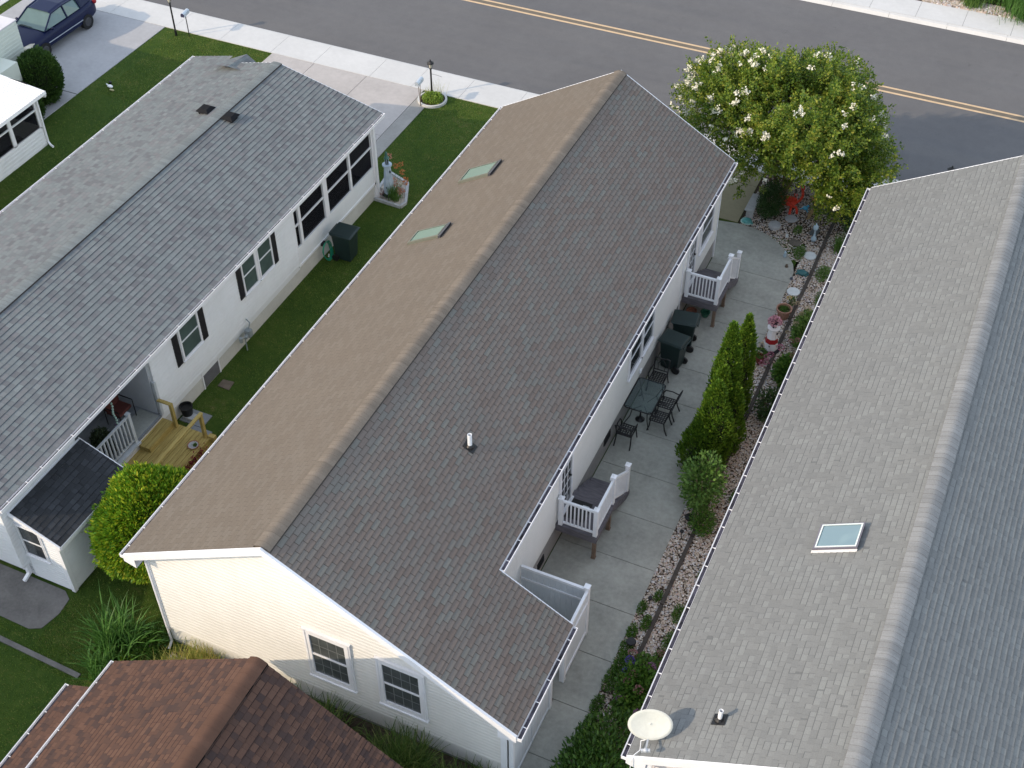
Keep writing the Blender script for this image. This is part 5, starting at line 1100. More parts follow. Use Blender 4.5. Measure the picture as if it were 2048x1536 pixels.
blade_clump('magenta_plant','small magenta-leaved plant on the slate slab','plant',-4.88,37.25,90,.2,.03,MAGENTA,1.1,None,.05,z0=.05)
T=thing('glass_totem','pale blue glass totem standing on a grey stone in the gravel','ornament',(-4.98,35.35,0)); m=MB(); m.poly([(-5.22,35.6),(-4.95,35.5),(-4.9,35.95),(-5.15,36.0)],.0,.05); m.build('base',SLATE,T,world=True)
m=MB(); m.lathe([(.09,0),(.10,.1),(.06,.17),(.035,.2),(.03,.42),(.07,.46),(.095,.54),(.08,.62),(.03,.68),(.01,.74)],(-4.98,35.33,0),14); m.build('glass_body',PALEB,T,world=True,smooth=True)
def sm(x,y,mt,lb,h=.2):
    mk('small_ornament',lb,'ornament',mt,(x,y,0),lambda m:m.lathe([(.05,0),(.06,h*.3),(.03,h*.6),(.045,h*.8),(.01,h)],(x,y,0),10),smooth=True)
sm(-5.62,34.05,PALEB,'small pale figurine near the curved patio edge',.26); sm(-5.42,33.55,plain('brown_stone',(.13,.10,.075,1),.9,.2,8,.3),'small brown stone figurine beside the farther white stepping stone',.14); sm(-5.85,35.15,STONEW,'tiny white ball ornament between the grey stepping stones',.12); sm(-5.1,33.0,plain('slate_blue_stone',(.10,.11,.14,1),.8,.2,8,.3),'small slate-blue stone beside the dark teal turtle',.1)
mk('stone_paver','flat brown paver sunk in the gravel near the glass totem','paver',plain('brown_paver',(.14,.12,.10,1),.9,.2,8,.3),(-5.55,35.0,0),lambda m:m.poly([(-5.75,34.8),(-5.35,34.75),(-5.3,35.05),(-5.65,35.15)],.0,.035))
# clay pot, lighthouse, red pot
T=thing('clay_pot','large tan clay pot beside the patio beyond the lighthouse','pot',(-4.84,31.05,0)); m=MB(); m.lathe([(.15,0),(.215,.30),(.245,.33),(.25,.40),(.215,.40),(.20,.30)],(-4.84,31.05,0),24); m.build('pot',plain('faded_terracotta',(.34,.19,.14,1),.85,.12,6,.1),T,world=True,smooth=False)
m=MB(); m.cyl((-4.84,31.05,.28),(-4.84,31.05,.31),.2,.2,18); m.build('soil',SOIL,T,world=True); blade_clump('x','', '',-4.84,31.08,160,.12,.02,SHRUB,1.2,None,.09,parent=T,z0=.31)
loose('flowering_plant','yellow and cream flowers behind the clay pot','plant',(-4.75,31.75,.15),(.14,.25,.12),180,SHRUB,.05,.6,flowers=[(-4.85,31.72,.3,.07,YELLOWF),(-4.62,31.5,.3,.06,CREAMF),(-4.55,31.62,.26,.06,CREAMF)])
def lighthouse(x,y,s,label,body,bandm,darkm,capm,cap,name='lighthouse_ornament',wf=1.0):
    T=thing(name,label,'lighthouse',(x,y,0))
    n=8; hs=s; s=s*wf
    m=MB(); m.lathe([(.30*s,0),(.31*s,.05*hs),(.27*s,.11*hs)],(x,y,0),n); m.build('base',darkm,T,world=True)
    m=MB(); m.lathe([(.235*s,.112*hs),(.205*s,.36*hs)],(x,y,0),n); m.lathe([(.175*s,.52*hs),(.13*s,.86*hs)],(x,y,0),n); m.build('tower',body,T,world=True)
    m=MB(); m.lathe([(.207*s,.3605*hs),(.177*s,.5195*hs)],(x,y,0),n); m.build('band',bandm,T,world=True)
    m=MB(); m.lathe([(.12*s,.86*hs),(.19*s,.88*hs),(.195*s,.92*hs),(.12*s,.925*hs)],(x,y,0),16); m.build('gallery',body,T,world=True)
    m=MB(); m.lathe([(.075*s,.926*hs),(.075*s,1.09*hs)],(x,y,0),n); m.build('lantern',GLASS_DARK,T,world=True)
    m=MB()
    for k in range(6): a=k*math.pi/3; m.cyl((x+.08*s*math.cos(a),y+.08*s*math.sin(a),.926*hs),(x+.08*s*math.cos(a),y+.08*s*math.sin(a),1.09*hs),.01*s,n=5)
    m.build('lantern_bars',body,T,world=True)
    m=MB(); m.lathe(cap,(x,y,1.091*hs),14); m.build('cap',capm,T,world=True)
    m=MB()
    for k,zz in ((0,.25),(3,.7)): a=-math.pi/2+.4*k; r_=.222*s-.1*s*zz; m.bar((x+r_*math.cos(a),y+r_*math.sin(a),zz*hs),(x+r_*math.cos(a),y+r_*math.sin(a),zz*hs+.07*hs),.04*s,.03*s)
    m.build('window',darkm,T,world=True)
    return T
REDB=plain('red_painted_band',(.33,.012,.018,1),.5,.08,4,.02); NAVY=plain('navy_black_paint',(.012,.014,.025,1),.5,.1,4,.02)
L1=lighthouse(-4.79,29.45,1.0,'white lighthouse ornament with a red band standing beside the patio',W_VINYL,REDB,NAVY,NAVY,[(.12,0),(.10,.05),(.03,.10),(.01,.13)])
v=unit(260); v[:,2]=np.abs(v[:,2]); fastmesh('flower_crown',leaves(np.array([-4.79,29.45,1.12])+v*np.array([.17,.17,.14]),.07,.9,direction=v,normal=v,jitter=.8),4,fmat('pale_pink_petals',(.66,.36,.42)),L1)
L2=lighthouse(-19.33,31.75,1.42,'tall whitish-blue lighthouse ornament at the front corner of the left house',plain('chalky_blue_white',(.42,.50,.58,1),.6,.12,5,.1),plain('chalky_blue_white_b',(.44,.52,.60,1),.6,.12,5,.1),NAVY,plain('verdigris_cap',(.05,.14,.11,1),.5,.2,6,.05),[(.10,0),(.05,.09),(.04,.12),(.055,.17),(.03,.24),(.01,.28)],wf=.62)
T=thing('flower_pot','red clay pot with pink flowers at the near foot of the lighthouse','pot',(-4.92,28.75,0)); m=MB(); m.lathe([(.10,0),(.15,.22),(.165,.25),(.13,.25),(.12,.2)],(-4.92,28.75,0),18); m.build('pot',plain('dark_red_clay',(.17,.035,.025,1),.7,.1,5,.05),T,world=True)
P,u_=ellipsoid_pts(500,(-4.92,28.8,.33),(.18,.18,.14)); fastmesh('foliage',leaves(P,.06,.5,direction=u_),4,SHRUB,T)
for (a,b,c) in ((-4.70,28.62,.42),(-4.66,28.48,.36),(-4.78,28.42,.3),(-4.62,28.75,.45),(-4.98,29.0,.48)):
    v=unit(70); fastmesh('flower_head',leaves(np.array([a,b,c])+v*.07,.04,.9,direction=v,normal=v),4,PINK if c<.48 else CREAMF,T)
# solar spikes
SG='black solar lights in the gravel strip'
for x,y,big,lb in ((-4.86,21.30,False,'small black solar spike light, second from the leafy shrub'),(-4.84,21.85,True,'black fan-topped solar light closest to the leafy shrub'),(-4.88,18.92,False,'black solar spike light among the weeds halfway down the gravel strip'),(-4.86,17.5,True,'dark round solar light beside the violet hydrangea')):
    T=thing('solar_light',lb,'solar light',(x,y,0),0,SG); m=MB(); m.cyl((x,y,0),(x,y,.22),.012,n=6); m.build('stake',BLACK,T,world=True)
    m=MB(); r=.13 if big else .06; m.lathe([(r*.35,.19),(r,.25),(r*.9,.28),(.01,.30)],(x,y,0),10); m.build('head',BLACK,T,world=True)
# ================================================================ FRONT: LAMPS, MAILBOXES, RING PLANTER
LGL=plain('frosted_lamp_glass',(.62,.58,.48,1),.3,.05,3,0)
def lamp(x,y,h,label,tilt=(0,0),arm=True):
    T=thing('post_lamp',label,'lamp post',(x,y,0),0,'black coach lamps by the street'); T.rotation_euler=(tilt[0],tilt[1],0)
    m=MB(); m.cyl((0,0,0),(0,0,h),.038,.034,12); m.lathe([(.055,0),(.05,.25),(.038,.28)],(0,0,0),12); m.lathe([(.06,h-.03),(.045,h),(.05,h+.02)],(0,0,0),10); m.build('post',BLACK,T)
    m=MB(); m.lathe([(.055,h+.021),(.095,h+.20)],(0,0,0),6); m.build('lantern_glass',LGL,T)
    m=MB()
    for k in range(6): a=k*math.pi/3; m.cyl((.057*math.cos(a),.057*math.sin(a),h+.02),(.097*math.cos(a),.097*math.sin(a),h+.205),.007,n=5)
    m.lathe([(.155,h+.205),(.15,h+.22),(.06,h+.30),(.03,h+.31),(.022,h+.335),(.03,h+.35),(.005,h+.375)],(0,0,0),6); m.build('lantern_cap',BLACK,T)
    if arm: m=MB(); m.tube([(0,0,h*.80),(.2,.05,h*.80-.03),(.42,.1,h*.80-.09)],.006,5); m.build('cross_arm',BLACK,T)
lamp(-20.95,38.22,1.22,'black coach lamp rising from the ring planter next to the driveway')
lamp(-32.87,38.05,1.50,'black coach lamp at the top left, cut by the photo edge',arm=False)
lamp(-1.41,39.1,1.30,'black lamp head just showing above the right house roof edge',arm=False)
MBX=plain('silver_mailbox_metal',(.52,.57,.62,1),.35,.1,5,.02,metal=.3)
def mailbox(x,y,h,rz,label,twopost):
    T=thing('mailbox',label,'mailbox',(x,y,0),rz,'silver mailboxes on thin stakes')
    m=MB(); L=.46; r=.085
    prof=[(-r,0),(r,0),(r,.09)]+[(r*math.cos(a),.09+r*math.sin(a)) for a in [math.pi*k/8 for k in range(1,8)]]+[(-r,.09)]
    vs=[(a,-L/2,h+b) for a,b in prof]+[(a,L/2,h+b) for a,b in prof]; n=len(prof); m.add(vs,[tuple(range(n)),tuple(range(2*n-1,n-1,-1))]+[(i,n+i,n+(i+1)%n,(i+1)%n) for i in range(n)]); m.build('box',MBX,T)
    m=MB(); vs=[(a*.93,-L/2-.006,h+b*.93+.006) for a,b in prof]; m.add(vs+[(v_[0],v_[1]+.005,v_[2]) for v_ in vs],[tuple(range(n)),tuple(range(2*n-1,n-1,-1))]); m.build('door',plain('dark_mailbox_door',(.05,.05,.10,1),.5,.1,5,0) if not twopost else MBX,T)
    if twopost: m=MB(); m.tube([(-.02,.12,h),(0,0,0)],.012,6); m.tube([(.0,-.10,h),(0,0,.0)],.012,6); m.build('post',OLDPOST,T)
    else: m=MB(); m.cyl((0,0,0),(0,0,h),.02,n=8); m.build('post',BLACK,T)
    m=MB(); m.box(r,r+.006,.05,.08,h+.05,h+.2); m.build('flag',MBX,T)
mailbox(-32.33,38.22,.98,math.radians(8),'silver mailbox with a dark door on a black post on the left lawn',False)
mailbox(-21.0,37.35,1.02,math.radians(4),'silver mailbox on thin rusty stakes beside the ring planter',True)
T=thing('ring_planter','concrete ring planter with bright lime foliage at the lamp base','planter',(-20.80,37.98,0))
m=MB()
for k in range(28):
    a=2*math.pi*k/28; b=2*math.pi*(k+1)/28; R1,R2=.58,.50; cx,cy=-20.78,37.92
    m.add([(cx+R1*math.cos(a),cy+R1*math.sin(a),0),(cx+R1*math.cos(b),cy+R1*math.sin(b),0),(cx+R1*math.cos(b),cy+R1*math.sin(b),.10),(cx+R1*math.cos(a),cy+R1*math.sin(a),.10),(cx+R2*math.cos(a),cy+R2*math.sin(a),.10),(cx+R2*math.cos(b),cy+R2*math.sin(b),.10),(cx+R2*math.cos(b),cy+R2*math.sin(b),0),(cx+R2*math.cos(a),cy+R2*math.sin(a),0)],[(0,1,2,3),(3,2,5,4),(4,5,6,7)])
m.build('ring',CONC_NEW,T,world=True); m=MB(); m.cyl((-20.78,37.92,.0),(-20.78,37.92,.05),.5,.5,20); m.build('soil',SOIL,T,world=True)
LIME=leafmat('lime_leaf',[(.15,(.10,.19,.02,1)),(.6,(.24,.36,.05,1)),(.9,(.38,.46,.10,1))],.5,.3,2)
P,u_=ellipsoid_pts(1500,(-20.72,37.85,.16),(.42,.36,.20)); P=P[P[:,2]>.04]; fastmesh('foliage',leaves(P,.09,.5,upbias=.5),4,LIME,T)
blade_clump('x','','',-21.08,38.1,90,.35,.012,GOLDG,1.0,None,.08,parent=T,z0=.03); blade_clump('x','','',-20.7,38.25,40,.75,.008,GOLDG,.6,None,.12,parent=T,z0=.03)
# small lying ornament on the lawn
T=thing('goose_ornament','white and tan goose ornament lying on the lawn near the driveway','ornament',(-32.85,33.55,0)); m=MB(); m.tube([(-33.05,33.62,.08),(-32.93,33.58,.07),(-32.86,33.54,.08)],.03,7); m.ell((-32.80,33.52,.09),.13,.08,.07,10,6); m.build('body',W_VINYL,T,world=True,smooth=True)
m=MB(); m.ell((-32.62,33.38,.05),.12,.05,.035,10,5); m.build('tail',plain('straw_tan',(.36,.34,.18,1),.8,.15,8,.1),T,world=True,smooth=True); m=MB(); m.ell((-33.0,33.78,.07),.07,.06,.07,10,5); m.build('head',BLACK,T,world=True,smooth=True)
# ================================================================ LEFT HOUSE SIDE YARD
T=thing('raised_bed','stone-edged raised bed at the front corner of the left house','garden bed',(-19.1,31.6,0))
m=MB(); pts=[(-19.75,31.28),(-18.62,31.22),(-18.55,31.5),(-19.02,32.55),(-19.95,32.9)]; 
for a,b in zip(pts,pts[1:]+pts[:1]): m.bar((*a,.05),(*b,.05),.09,.12)
m.build('edging',STONEC,T,world=True); m=MB(); m.poly(pts,.0,.06); m.build('bed_soil',concrete('mottled_bed_gravel',(.46,.41,.35,1),.3,4,(.42,.56)),T,world=True)
T=blade_clump('daylily','daylily clump with orange flowers beside the whitish-blue lighthouse','plant',-19.02,31.55,170,.62,.022,LIGHTL,.85,None,.12,z0=.06)
for (a,b,c,mt) in ((-19.25,32.2,.98,ORANGE),(-19.10,32.3,1.02,ORANGE),(-18.95,32.1,.86,ORANGE),(-18.8,32.05,.62,ORANGE),(-18.78,31.95,.55,ORANGE),(-19.2,31.95,.55,SALMON),(-19.12,31.85,.48,SALMON),(-19.22,31.8,.40,SALMON),(-18.92,31.72,.36,SALMON),(-18.8,31.75,.33,SALMON),(-18.85,31.62,.36,SALMON),(-19.6,32.4,1.15,SALMON),(-19.52,31.55,.2,PINKD),(-19.02,32.0,.42,CREAMF)):
    v=unit(40); fastmesh('flower',leaves(np.array([a,b,c])+v*.055,.07,.5,direction=v,normal=v),4,mt,T)
m=MB()
for (a,b,c) in ((-19.25,32.2,.98),(-19.10,32.3,1.02),(-18.95,32.1,.86),(-18.8,32.05,.62),(-19.6,32.4,1.15)): m.tube([(-19.1,31.7,.06),((a-19.1)/2,(b+31.7)/2,c*.6),(a,b,c)],.006,4)
m.build('flower_stem',STRAP,T,world=True)
m=MB(); 
HOSE=plain('green_garden_hose',(.02,.28,.16,1),.4,.1,6,.02)
T=thing('garden_hose','green garden hose coiled on a hanger on the left house wall','hose',(-19.55,27.75,.0))
for k in range(6):
    pts3=[]; r=.20+.012*k; rz_=.30+.012*k
    for i in range(25): a=2*math.pi*i/24; pts3.append((-19.52+.012*k+.10*max(0,-math.sin(a)),27.72+r*math.cos(a)+.01*(k%3),.36+rz_*math.sin(a)))
    m.tube(pts3,.011,5)
m.build('coil',HOSE,T,world=True); m=MB(); m.box(-19.64,-19.56,27.62,27.82,.56,.66); m.build('hanger',BLACK,T,world=True); m=MB(); m.cyl((-19.44,27.72,.1),(-19.44,27.75,.2),.02,n=6); m.build('nozzle',CREAMF if False else W_VINYL,T,world=True)
T=thing('gas_meter','grey gas meter on a riser pipe against the left house wall','gas meter',(-19.45,22.9,0)); GM=plain('meter_grey',(.25,.28,.29,1),.5,.15,6,.05)
m=MB(); m.box(-19.56,-19.36,22.92,23.10,.42,.68); m.cyl((-19.46,22.80,.5),(-19.46,22.92,.5),.07,n=12); m.build('meter_body',GM,T,world=True,bevel=.02); m=MB(); m.tube([(-19.46,22.80,0),(-19.46,22.80,.55),(-19.46,22.62,.58)],.02,8); m.tube([(-19.46,23.05,.68),(-19.46,23.15,.85),(-19.62,23.2,.9)],.02,8); m.build('pipe',GM,T,world=True); m=MB(); m.cyl((-19.46,22.60,.5),(-19.46,22.60,.66),.06,n=12); m.build('regulator',GM,T,world=True)
PAV=concrete('grey_concrete_paver',(.24,.26,.28,1),.8,2)
for a,b,c,d,lb in ((-19.60,-18.82,19.42,19.95,'grey paver under the black pot beside the wooden steps'),(-19.25,-18.45,19.02,19.40,'grey paver at the far end of the wooden deck'),):
    mk('paver',lb,'paver',PAV,(a,c,0),lambda m:m.box(a,b,c,d,.0,.035))
mk('stepping_stone','square brown stone set in the grass near the crawlspace vent','stepping stone',plain('brown_flagstone',(.14,.11,.085,1),.9,.2,6,.2),(-19.2,21.25,0),lambda m:m.poly([(-19.40,21.08),(-18.99,21.06),(-19.03,21.42),(-19.40,21.38)],0,.025))
T=thing('black_planter','round black planter pot on a block beside the wooden steps','planter',(-19.45,19.66,.035)); m=MB(); m.box(-19.52,-19.2,19.5,19.75,.036,.12); m.build('block',STONEC,T,world=True); m=MB(); m.lathe([(.15,.121),(.19,.42),(.2,.44),(.17,.44),(.16,.36)],(-19.46,19.66,0),22); m.build('pot',BLACK,T,world=True)
# wooden deck with bench step
T=thing('wooden_deck','new yellow lumber deck with a step and handrails beside the left house','deck',(-18.9,17.4,0))
m=MB(); x=-19.64
while x<-18.1: m.box(x,min(x+.138,-18.08),15.9,18.95,.41,.45); x+=.151
m.build('deck_boards',LUMBER,T,world=True)
m=MB(); m.box(-19.64,-18.08,18.90,18.94,.10,.409); m.box(-18.12,-18.085,15.9,18.9,.10,.409); m.build('rim_joist',LUMBER,T,world=True)
m=MB(); x=-19.70
while x<-19.26: m.box(x,min(x+.138,-19.25),17.68,18.84,.60,.64); x+=.151
m.box(-19.28,-19.25,17.70,18.82,.451,.599); m.box(-19.62,-19.29,17.70,17.73,.451,.599); m.build('step_box',LUMBER,T,world=True)
m=MB(); m.box(-19.25,-19.16,18.80,18.89,.451,1.33); m.bar((-19.64,18.84,1.36),(-19.16,18.84,1.36),.10,.045); m.build('handrail',LUMBER,T,world=True)
m=MB(); m.box(-18.26,-18.17,18.80,18.89,.451,1.33); m.box(-18.24,-18.17,16.9,16.98,.451,1.33); m.bar((-18.215,15.9,1.36),(-18.215,18.92,1.36),.10,.045); m.build('handrail',LUMBER,T,world=True)
m=MB(); m.box(-18.15,-17.95,18.86,19.0,.30,.50); m.build('corner_block',LUMBER,T,world=True)
T=thing('planter_bowl','shallow bowl with a small green plant on the lumber deck','planter',(-18.3,18.35,.45)); m=MB(); m.lathe([(.12,.451),(.17,.50),(.16,.51),(.14,.49)],(-18.33,18.42,0),18); m.build('bowl',TERRA,T,world=True); m=MB(); m.cyl((-18.33,18.42,.47),(-18.33,18.42,.492),.145,.145,16); m.build('soil',STONEC,T,world=True); blade_clump('x','','',-18.28,18.42,60,.10,.02,LIGHTL,1.2,None,.03,parent=T,z0=.49)
T=thing('red_vine','dark red leafy vine trailing along the outer edge of the lumber deck','plant',(-18.0,17.8,0)); n=420; tt=RNG.uniform(0,1,n); P=np.stack([-18.02+RNG.normal(size=n)*.06,17.2+1.35*tt,.42+RNG.normal(size=n)*.06],1); fastmesh('foliage',leaves(P,.06,.6),4,RED,T)
T=thing('iron_handle_post','black iron post with a ring top beside the lumber deck','ornament',(-17.9,16.95,0)); m=MB(); m.cyl((-17.9,16.95,0),(-17.95,17.1,.8),.05,.03,8); pts3=[(-17.96+.07*math.cos(a),17.12,.88+.08*math.sin(a)) for a in [2*math.pi*i/14 for i in range(15)]]; m.tube(pts3,.014,6); m.build('post',BLACK,T,world=True)
m=MB(); m.ell((-18.05,16.7,.25),.16,.16,.2,10,6); m.build('base_stone',plain('dark_purple_stone',(.06,.03,.035,1),.8,.3,8,.3),T,world=True,smooth=True)
# porch chair, wall flower ornament, hanging plant, wind spinner
T=thing('porch_chair','dark chair with red-brown cushions on the recessed porch','chair',(-20.55,18.2,.745))
CUSH=plain('red_brown_cushion',(.10,.03,.025,1),.85,.15,6,.1)
m=MB(); m.box(-20.78,-20.32,17.95,18.5,1.12,1.22); m.box(-20.83,-20.72,17.95,18.5,1.22,1.65); m.build('cushion',CUSH,T,world=True,bevel=.03)
for dx,dy in ((-20.8,17.92),(-20.8,18.53),(-20.28,17.92),(-20.28,18.53)): m=MB(); m.tube([(dx,dy,.745),(dx,dy,1.4)],.015,6); m.build('leg',BLACK,T,world=True)
for dy in (17.92,18.53): m=MB(); m.tube([(-20.8,dy,1.4),(-20.28,dy,1.4)],.018,6); m.build('armrest',BLACK,T,world=True)
T=thing('potted_plant','bushy green plant on a dark box on the recessed porch','plant',(-20.2,17.0,.745)); m=MB(); m.box(-20.45,-19.95,16.7,17.2,.746,1.15); m.build('box',DARKVOID,T,world=True); P,u_=ellipsoid_pts(900,(-20.2,17.0,1.35),(.28,.3,.25)); fastmesh('foliage',leaves(P,.09,.5),4,leafmat('dusty_green_leaf',[(.2,(.03,.05,.025,1)),(.8,(.08,.11,.05,1))]),T)
T=thing('wind_spinner','pale green and lilac wind spinner hanging at the porch edge','wind spinner',(-19.75,17.35,1.9)); m=MB(); z=2.75
for k in range(9): m.ell((-19.75+.02*math.sin(k),17.30+.02*math.cos(k),2.55-k*.09),.035,.035,.04,8,5)
m.build('beads',plain('pale_jade',(.30,.42,.36,1),.4,.3,20,0),T,world=True,smooth=True); m=MB(); pts3=[(-19.75+.07*math.cos(a),17.3,1.74+.06*math.sin(a)) for a in [2*math.pi*i/14 for i in range(15)]]; m.tube(pts3,.012,6); m.build('ring',plain('lilac',(.25,.14,.30,1),.5,.1,5,0),T,world=True)
T=thing('flower_wall_ornament','white wire flower ornament against the dark side of the recessed porch','ornament',(-19.85,16.1,.76)); m=MB()
for k in range(5):
    a=2*math.pi*k/5; c=(-19.9,16.15+.12*math.cos(a),1.55+.12*math.sin(a)); pts3=[(c[0],c[1]+.07*math.cos(b),c[2]+.07*math.sin(b)) for b in [2*math.pi*i/12 for i in range(13)]]; m.tube(pts3,.010,5)
m.build('petals',W_VINYL,T,world=True); m=MB(); m.tube([(-19.9,16.15,1.45),(-19.9,16.15,.76)],.010,5); m.build('stem',BLACK,T,world=True)
# ================================================================ CAR
def car():
    T=thing('parked_car','dark blue hatchback parked on the driveway at the top left','car',(-37.45,35.75,.026),math.radians(-1.5))
    BLUE=NT('navy_car_paint'); BLUE.set(.38,.22); BLUE.base((.005,.010,.045,1)); BLUE.b.inputs['Coat Weight'].default_value=.06; BLUE=BLUE.m
    # body cross-sections along y (front at -y): (y, half-width, z_sill, z_belt, hood/roof handled apart)
    secs=[(-2.18,.62,.30,.52),(-2.08,.78,.22,.66),(-1.7,.86,.20,.80),(-1.1,.885,.20,.90),(0,.89,.20,.93),(1.1,.885,.20,.96),(1.7,.86,.22,.98),(2.05,.78,.28,.95),(2.18,.66,.36,.80)]
    m=MB(); n=len(secs); vs=[]
    for (y,w_,z0,z1) in secs:
        vs+=[(-w_*.93,y,z0),(-w_,y,z0+.18),(-w_,y,z0+(z1-z0)*.62),(-w_*.93,y,z1),(-w_*.5,y,z1+.045),(w_*.5,y,z1+.045),(w_*.93,y,z1),(w_,y,z0+(z1-z0)*.62),(w_,y,z0+.18),(w_*.93,y,z0)]
    fs=[]
    for k in range(n-1):
        for i in range(10): fs.append((k*10+i,k*10+(i+1)%10,(k+1)*10+(i+1)%10,(k+1)*10+i))
    fs+=[tuple(range(9,-1,-1)),tuple((n-1)*10+i for i in range(10))]
    m.add(vs,fs); b=m.build('body',BLUE,T,smooth=True); md=b.modifiers.new('s','SUBSURF'); md.levels=1; md.render_levels=2
    # greenhouse
    def gh(name,prof,mat,grow=0,smooth=True):
        m=MB(); vs=[]
        for (y,z,w_) in prof: vs+=[(-w_-grow,y,z+grow),(w_+grow,y,z+grow)]
        return m,vs
    cg=plain('car_glass',(.10,.16,.15,1),.06,.1,2,0,.7)
    m=MB(); sec=[(-1.0,.96,.76,.94,.74),(-.30,1.40,.60,.97,.78),(.35,1.46,.60,.97,.78),(1.12,1.38,.56,.97,.77),(1.92,.99,.58,.96,.66)]
    vs=[]
    for (y,zt,wt,zb,wb) in sec: vs+=[(-wb,y,zb),(-wt,y,zt),(wt,y,zt),(wb,y,zb)]
    fs=[]
    for k in range(len(sec)-1):
        for i in range(3): fs.append((k*4+i,k*4+i+1,(k+1)*4+i+1,(k+1)*4+i))
    fs+=[(0,1,2,3)[::-1],tuple((len(sec)-1)*4+i for i in range(4))]
    m.add(vs,fs); m.build('window_glass',cg,T)
    m=MB(); # roof skin and pillars
    R=[(-.34,1.405,.62),(.35,1.472,.625),(1.27,1.412,.59)]
    vs=[]
    for y,z,w_ in R: vs+=[(-w_,y,z-.02),(-w_*.75,y,z+.025),(w_*.75,y,z+.025),(w_,y,z-.02)]
    fs=[]
    for k in range(2):
        for i in range(3): fs.append((k*4+i,k*4+i+1,(k+1)*4+i+1,(k+1)*4+i))
    m.add(vs,fs)
    for s in (-1,1):
        m.tube([(s*.77,-1.0,.97),(s*.615,-.32,1.40),(s*.62,.35,1.455),(s*.585,1.27,1.395),(s*.66,1.95,1.02)],.035,6); m.tube([(s*.79,.32,.97),(s*.62,.33,1.45)],.04,6); m.tube([(s*.78,1.18,.97),(s*.59,1.15,1.41)],.05,6)
    m.add([(-.78,1.25,.97),(-.585,1.25,1.40),(.585,1.25,1.40),(.78,1.25,.97),(-.69,1.98,1.0),(.69,1.98,1.0)],[(0,1,4),(3,5,2)])
    m.build('roof',BLUE,T,smooth=False)
    for s in (-1,1):
        m=MB(); m.ell((s*.93,-.72,1.0),.09,.06,.06,10,6); m.build('mirror',BLUE,T,smooth=True)
        m=MB(); m.box(s*.893-.006,s*.893+.006,-1.05,1.05,.50,.53); m.build('side_moulding',MBX,T)
        m=MB(); m.add([(s*.50,-2.15,.60),(s*.80,-2.02,.64),(s*.82,-1.72,.80),(s*.70,-1.86,.82),(s*.5,-2.06,.72)],[(0,1,2,3,4)] if s>0 else [(4,3,2,1,0)]); m.ell((s*.68,-1.98,.69),.14,.16,.075,12,6); m.build('headlight',plain('headlight_lens',(.62,.58,.50,1),.15,.05,4,0) if 'headlight_lens' not in bpy.data.materials else bpy.data.materials['headlight_lens'],T,smooth=True)
        m=MB(); m.ell((s*.74,2.06,.86),.09,.10,.11,10,6); m.build('taillight',REDB,T,smooth=True)
        for y in (-1.33,1.30):
            m=MB(); m.cyl((s*.70,y,.31),(s*.90,y,.31),.31,n=24); w_=m.build('wheel',plain('tyre_rubber',(.014,.014,.015,1),.85,.1,8,.05) if 'tyre_rubber' not in bpy.data.materials else bpy.data.materials['tyre_rubber'],T)
            m=MB(); m.cyl((s*.895,y,.31),(s*.912,y,.31),.19,.17,n=16); m.build('rim',plain('dull_rim',(.05,.05,.055,1),.4,.2,6,0) if 'dull_rim' not in bpy.data.materials else bpy.data.materials['dull_rim'],w_)
    m=MB(); m.box(-.45,.45,-2.19,-2.16,.50,.60); m.build('grille',BLACK,T); m=MB(); m.box(-.25,.25,-2.205,-2.19,.40,.50); m.build('licence_plate',W_VINYL,T)
    m=MB(); m.box(-.5,.05,-.995,-.985,.985,.995); m.tube([(-.5,-1.02,.985),(.1,-1.0,.995)],.01,5); m.build('wiper',BLACK,T)
car()
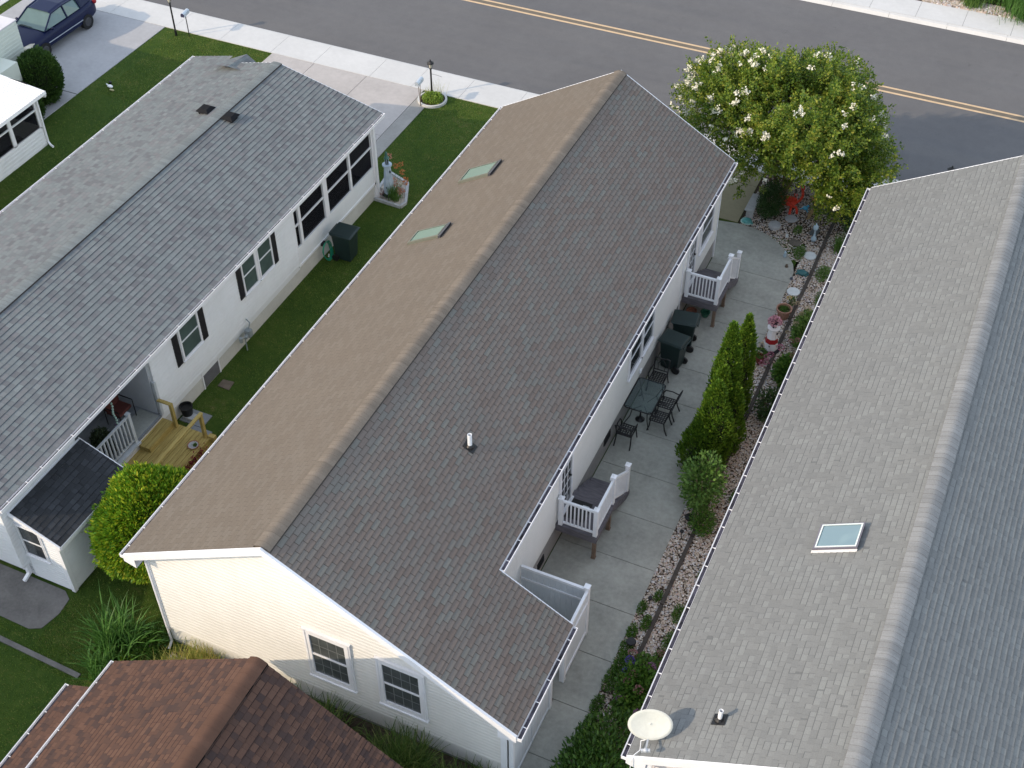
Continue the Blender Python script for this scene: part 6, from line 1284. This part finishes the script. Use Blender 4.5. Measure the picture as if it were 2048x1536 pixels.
# ================================================================ SATELLITE DISH
T=thing('satellite_dish','pale oval satellite dish mounted at the near corner of the right house roof','satellite dish',(-2.9,13.1,3.95))
DISHM=concrete('aged_dish_paint',(.60,.61,.56,1),.85,1.6); GREYM=plain('galvanised_arm',(.45,.47,.50,1),.4,.1,5,.02)
c=Vector((-3.08,13.13,4.32)); nrm=Vector((.12,-.66,.50)).normalized(); e1=Vector((.91,.42,.10)); e1=(e1-nrm*e1.dot(nrm)).normalized(); e2=nrm.cross(e1)
m=MB(); rings=7; ns=32; vs=[];fs=[]
for k in range(rings+1):
    r=k/rings
    for i in range(ns): a=2*math.pi*i/ns; p=c+e1*(.44*r*math.cos(a))+e2*(.31*r*math.sin(a))+nrm*(.055*r*r-.05); vs.append(p)
for k in range(rings):
    for i in range(ns): fs.append((k*ns+i,k*ns+(i+1)%ns,(k+1)*ns+(i+1)%ns,(k+1)*ns+i))
m.add(vs,fs); o=m.build('dish',DISHM,T,world=True,smooth=True); md=o.modifiers.new('t','SOLIDIFY'); md.thickness=.012
m=MB(); m.tube([c+e1*.44*math.cos(2*math.pi*i/ns)+e2*.31*math.sin(2*math.pi*i/ns)+nrm*.006 for i in range(ns+1)],.008,5); m.build('rim',DISHM,T,world=True)
foot=Vector((-2.85,13.30,zr_(-2.85)+.02)); m=MB(); m.tube([foot,foot+Vector((0,0,.22)),c-nrm*.07],.022,8); m.box(foot.x-.1,foot.x+.1,foot.y-.1,foot.y+.1,foot.z-.05,foot.z+.03); m.build('mast',GREYM,T,world=True)
dn=-(Vector((0,0,1))-nrm*nrm.z).normalized(); tip=c+dn*.42+nrm*.30; edge=c+dn*.30-nrm*.03
m=MB(); m.bar(edge,tip,.035,.03); m.build('feed_arm',GREYM,T,world=True)
m=MB(); m.ell(tip+Vector((0,0,.02)),.05,.05,.04,10,6); m.bar(tip+e1*.09,tip-e1*.09,.05,.06); m.build('feed_horn',GREYM,T,world=True)
m=MB(); m.tube([edge,edge+Vector((-.05,.02,-.12)),edge+Vector((-.14,.02,-.22)),Vector((-3.14,12.80,3.83)),Vector((-3.22,12.66,3.80)),Vector((-3.24,12.60,3.70)),Vector((-3.24,12.58,3.2))],.009,6); m.build('cable',W_VINYL,T,world=True)
# faded printed mark on the dish
m=MB(); 
def onD(a,b): r2=(a/.44)**2+(b/.31)**2; return c+e1*a+e2*b+nrm*(.055*r2-.05+.004)
for (a0,b0,a1,b1) in ((-.10,.16,-.05,.02),(-.05,.02,-.0,.17),(-.12,.1,-.04,.09),(.02,.17,.05,.05),(.05,.17,.0,.06),(.08,.16,.09,.06),(.09,.16,.13,.15),(.09,.11,.12,.10),(-.02,-.12,.05,-.14),(.07,-.12,.12,-.13)): m.bar(onD(a0,b0),onD(a1,b1),.006,.002,nrm)
m.build('faded_print',plain('faded_print_grey',(.30,.30,.26,1),.7,.1,4,0),T,world=True)
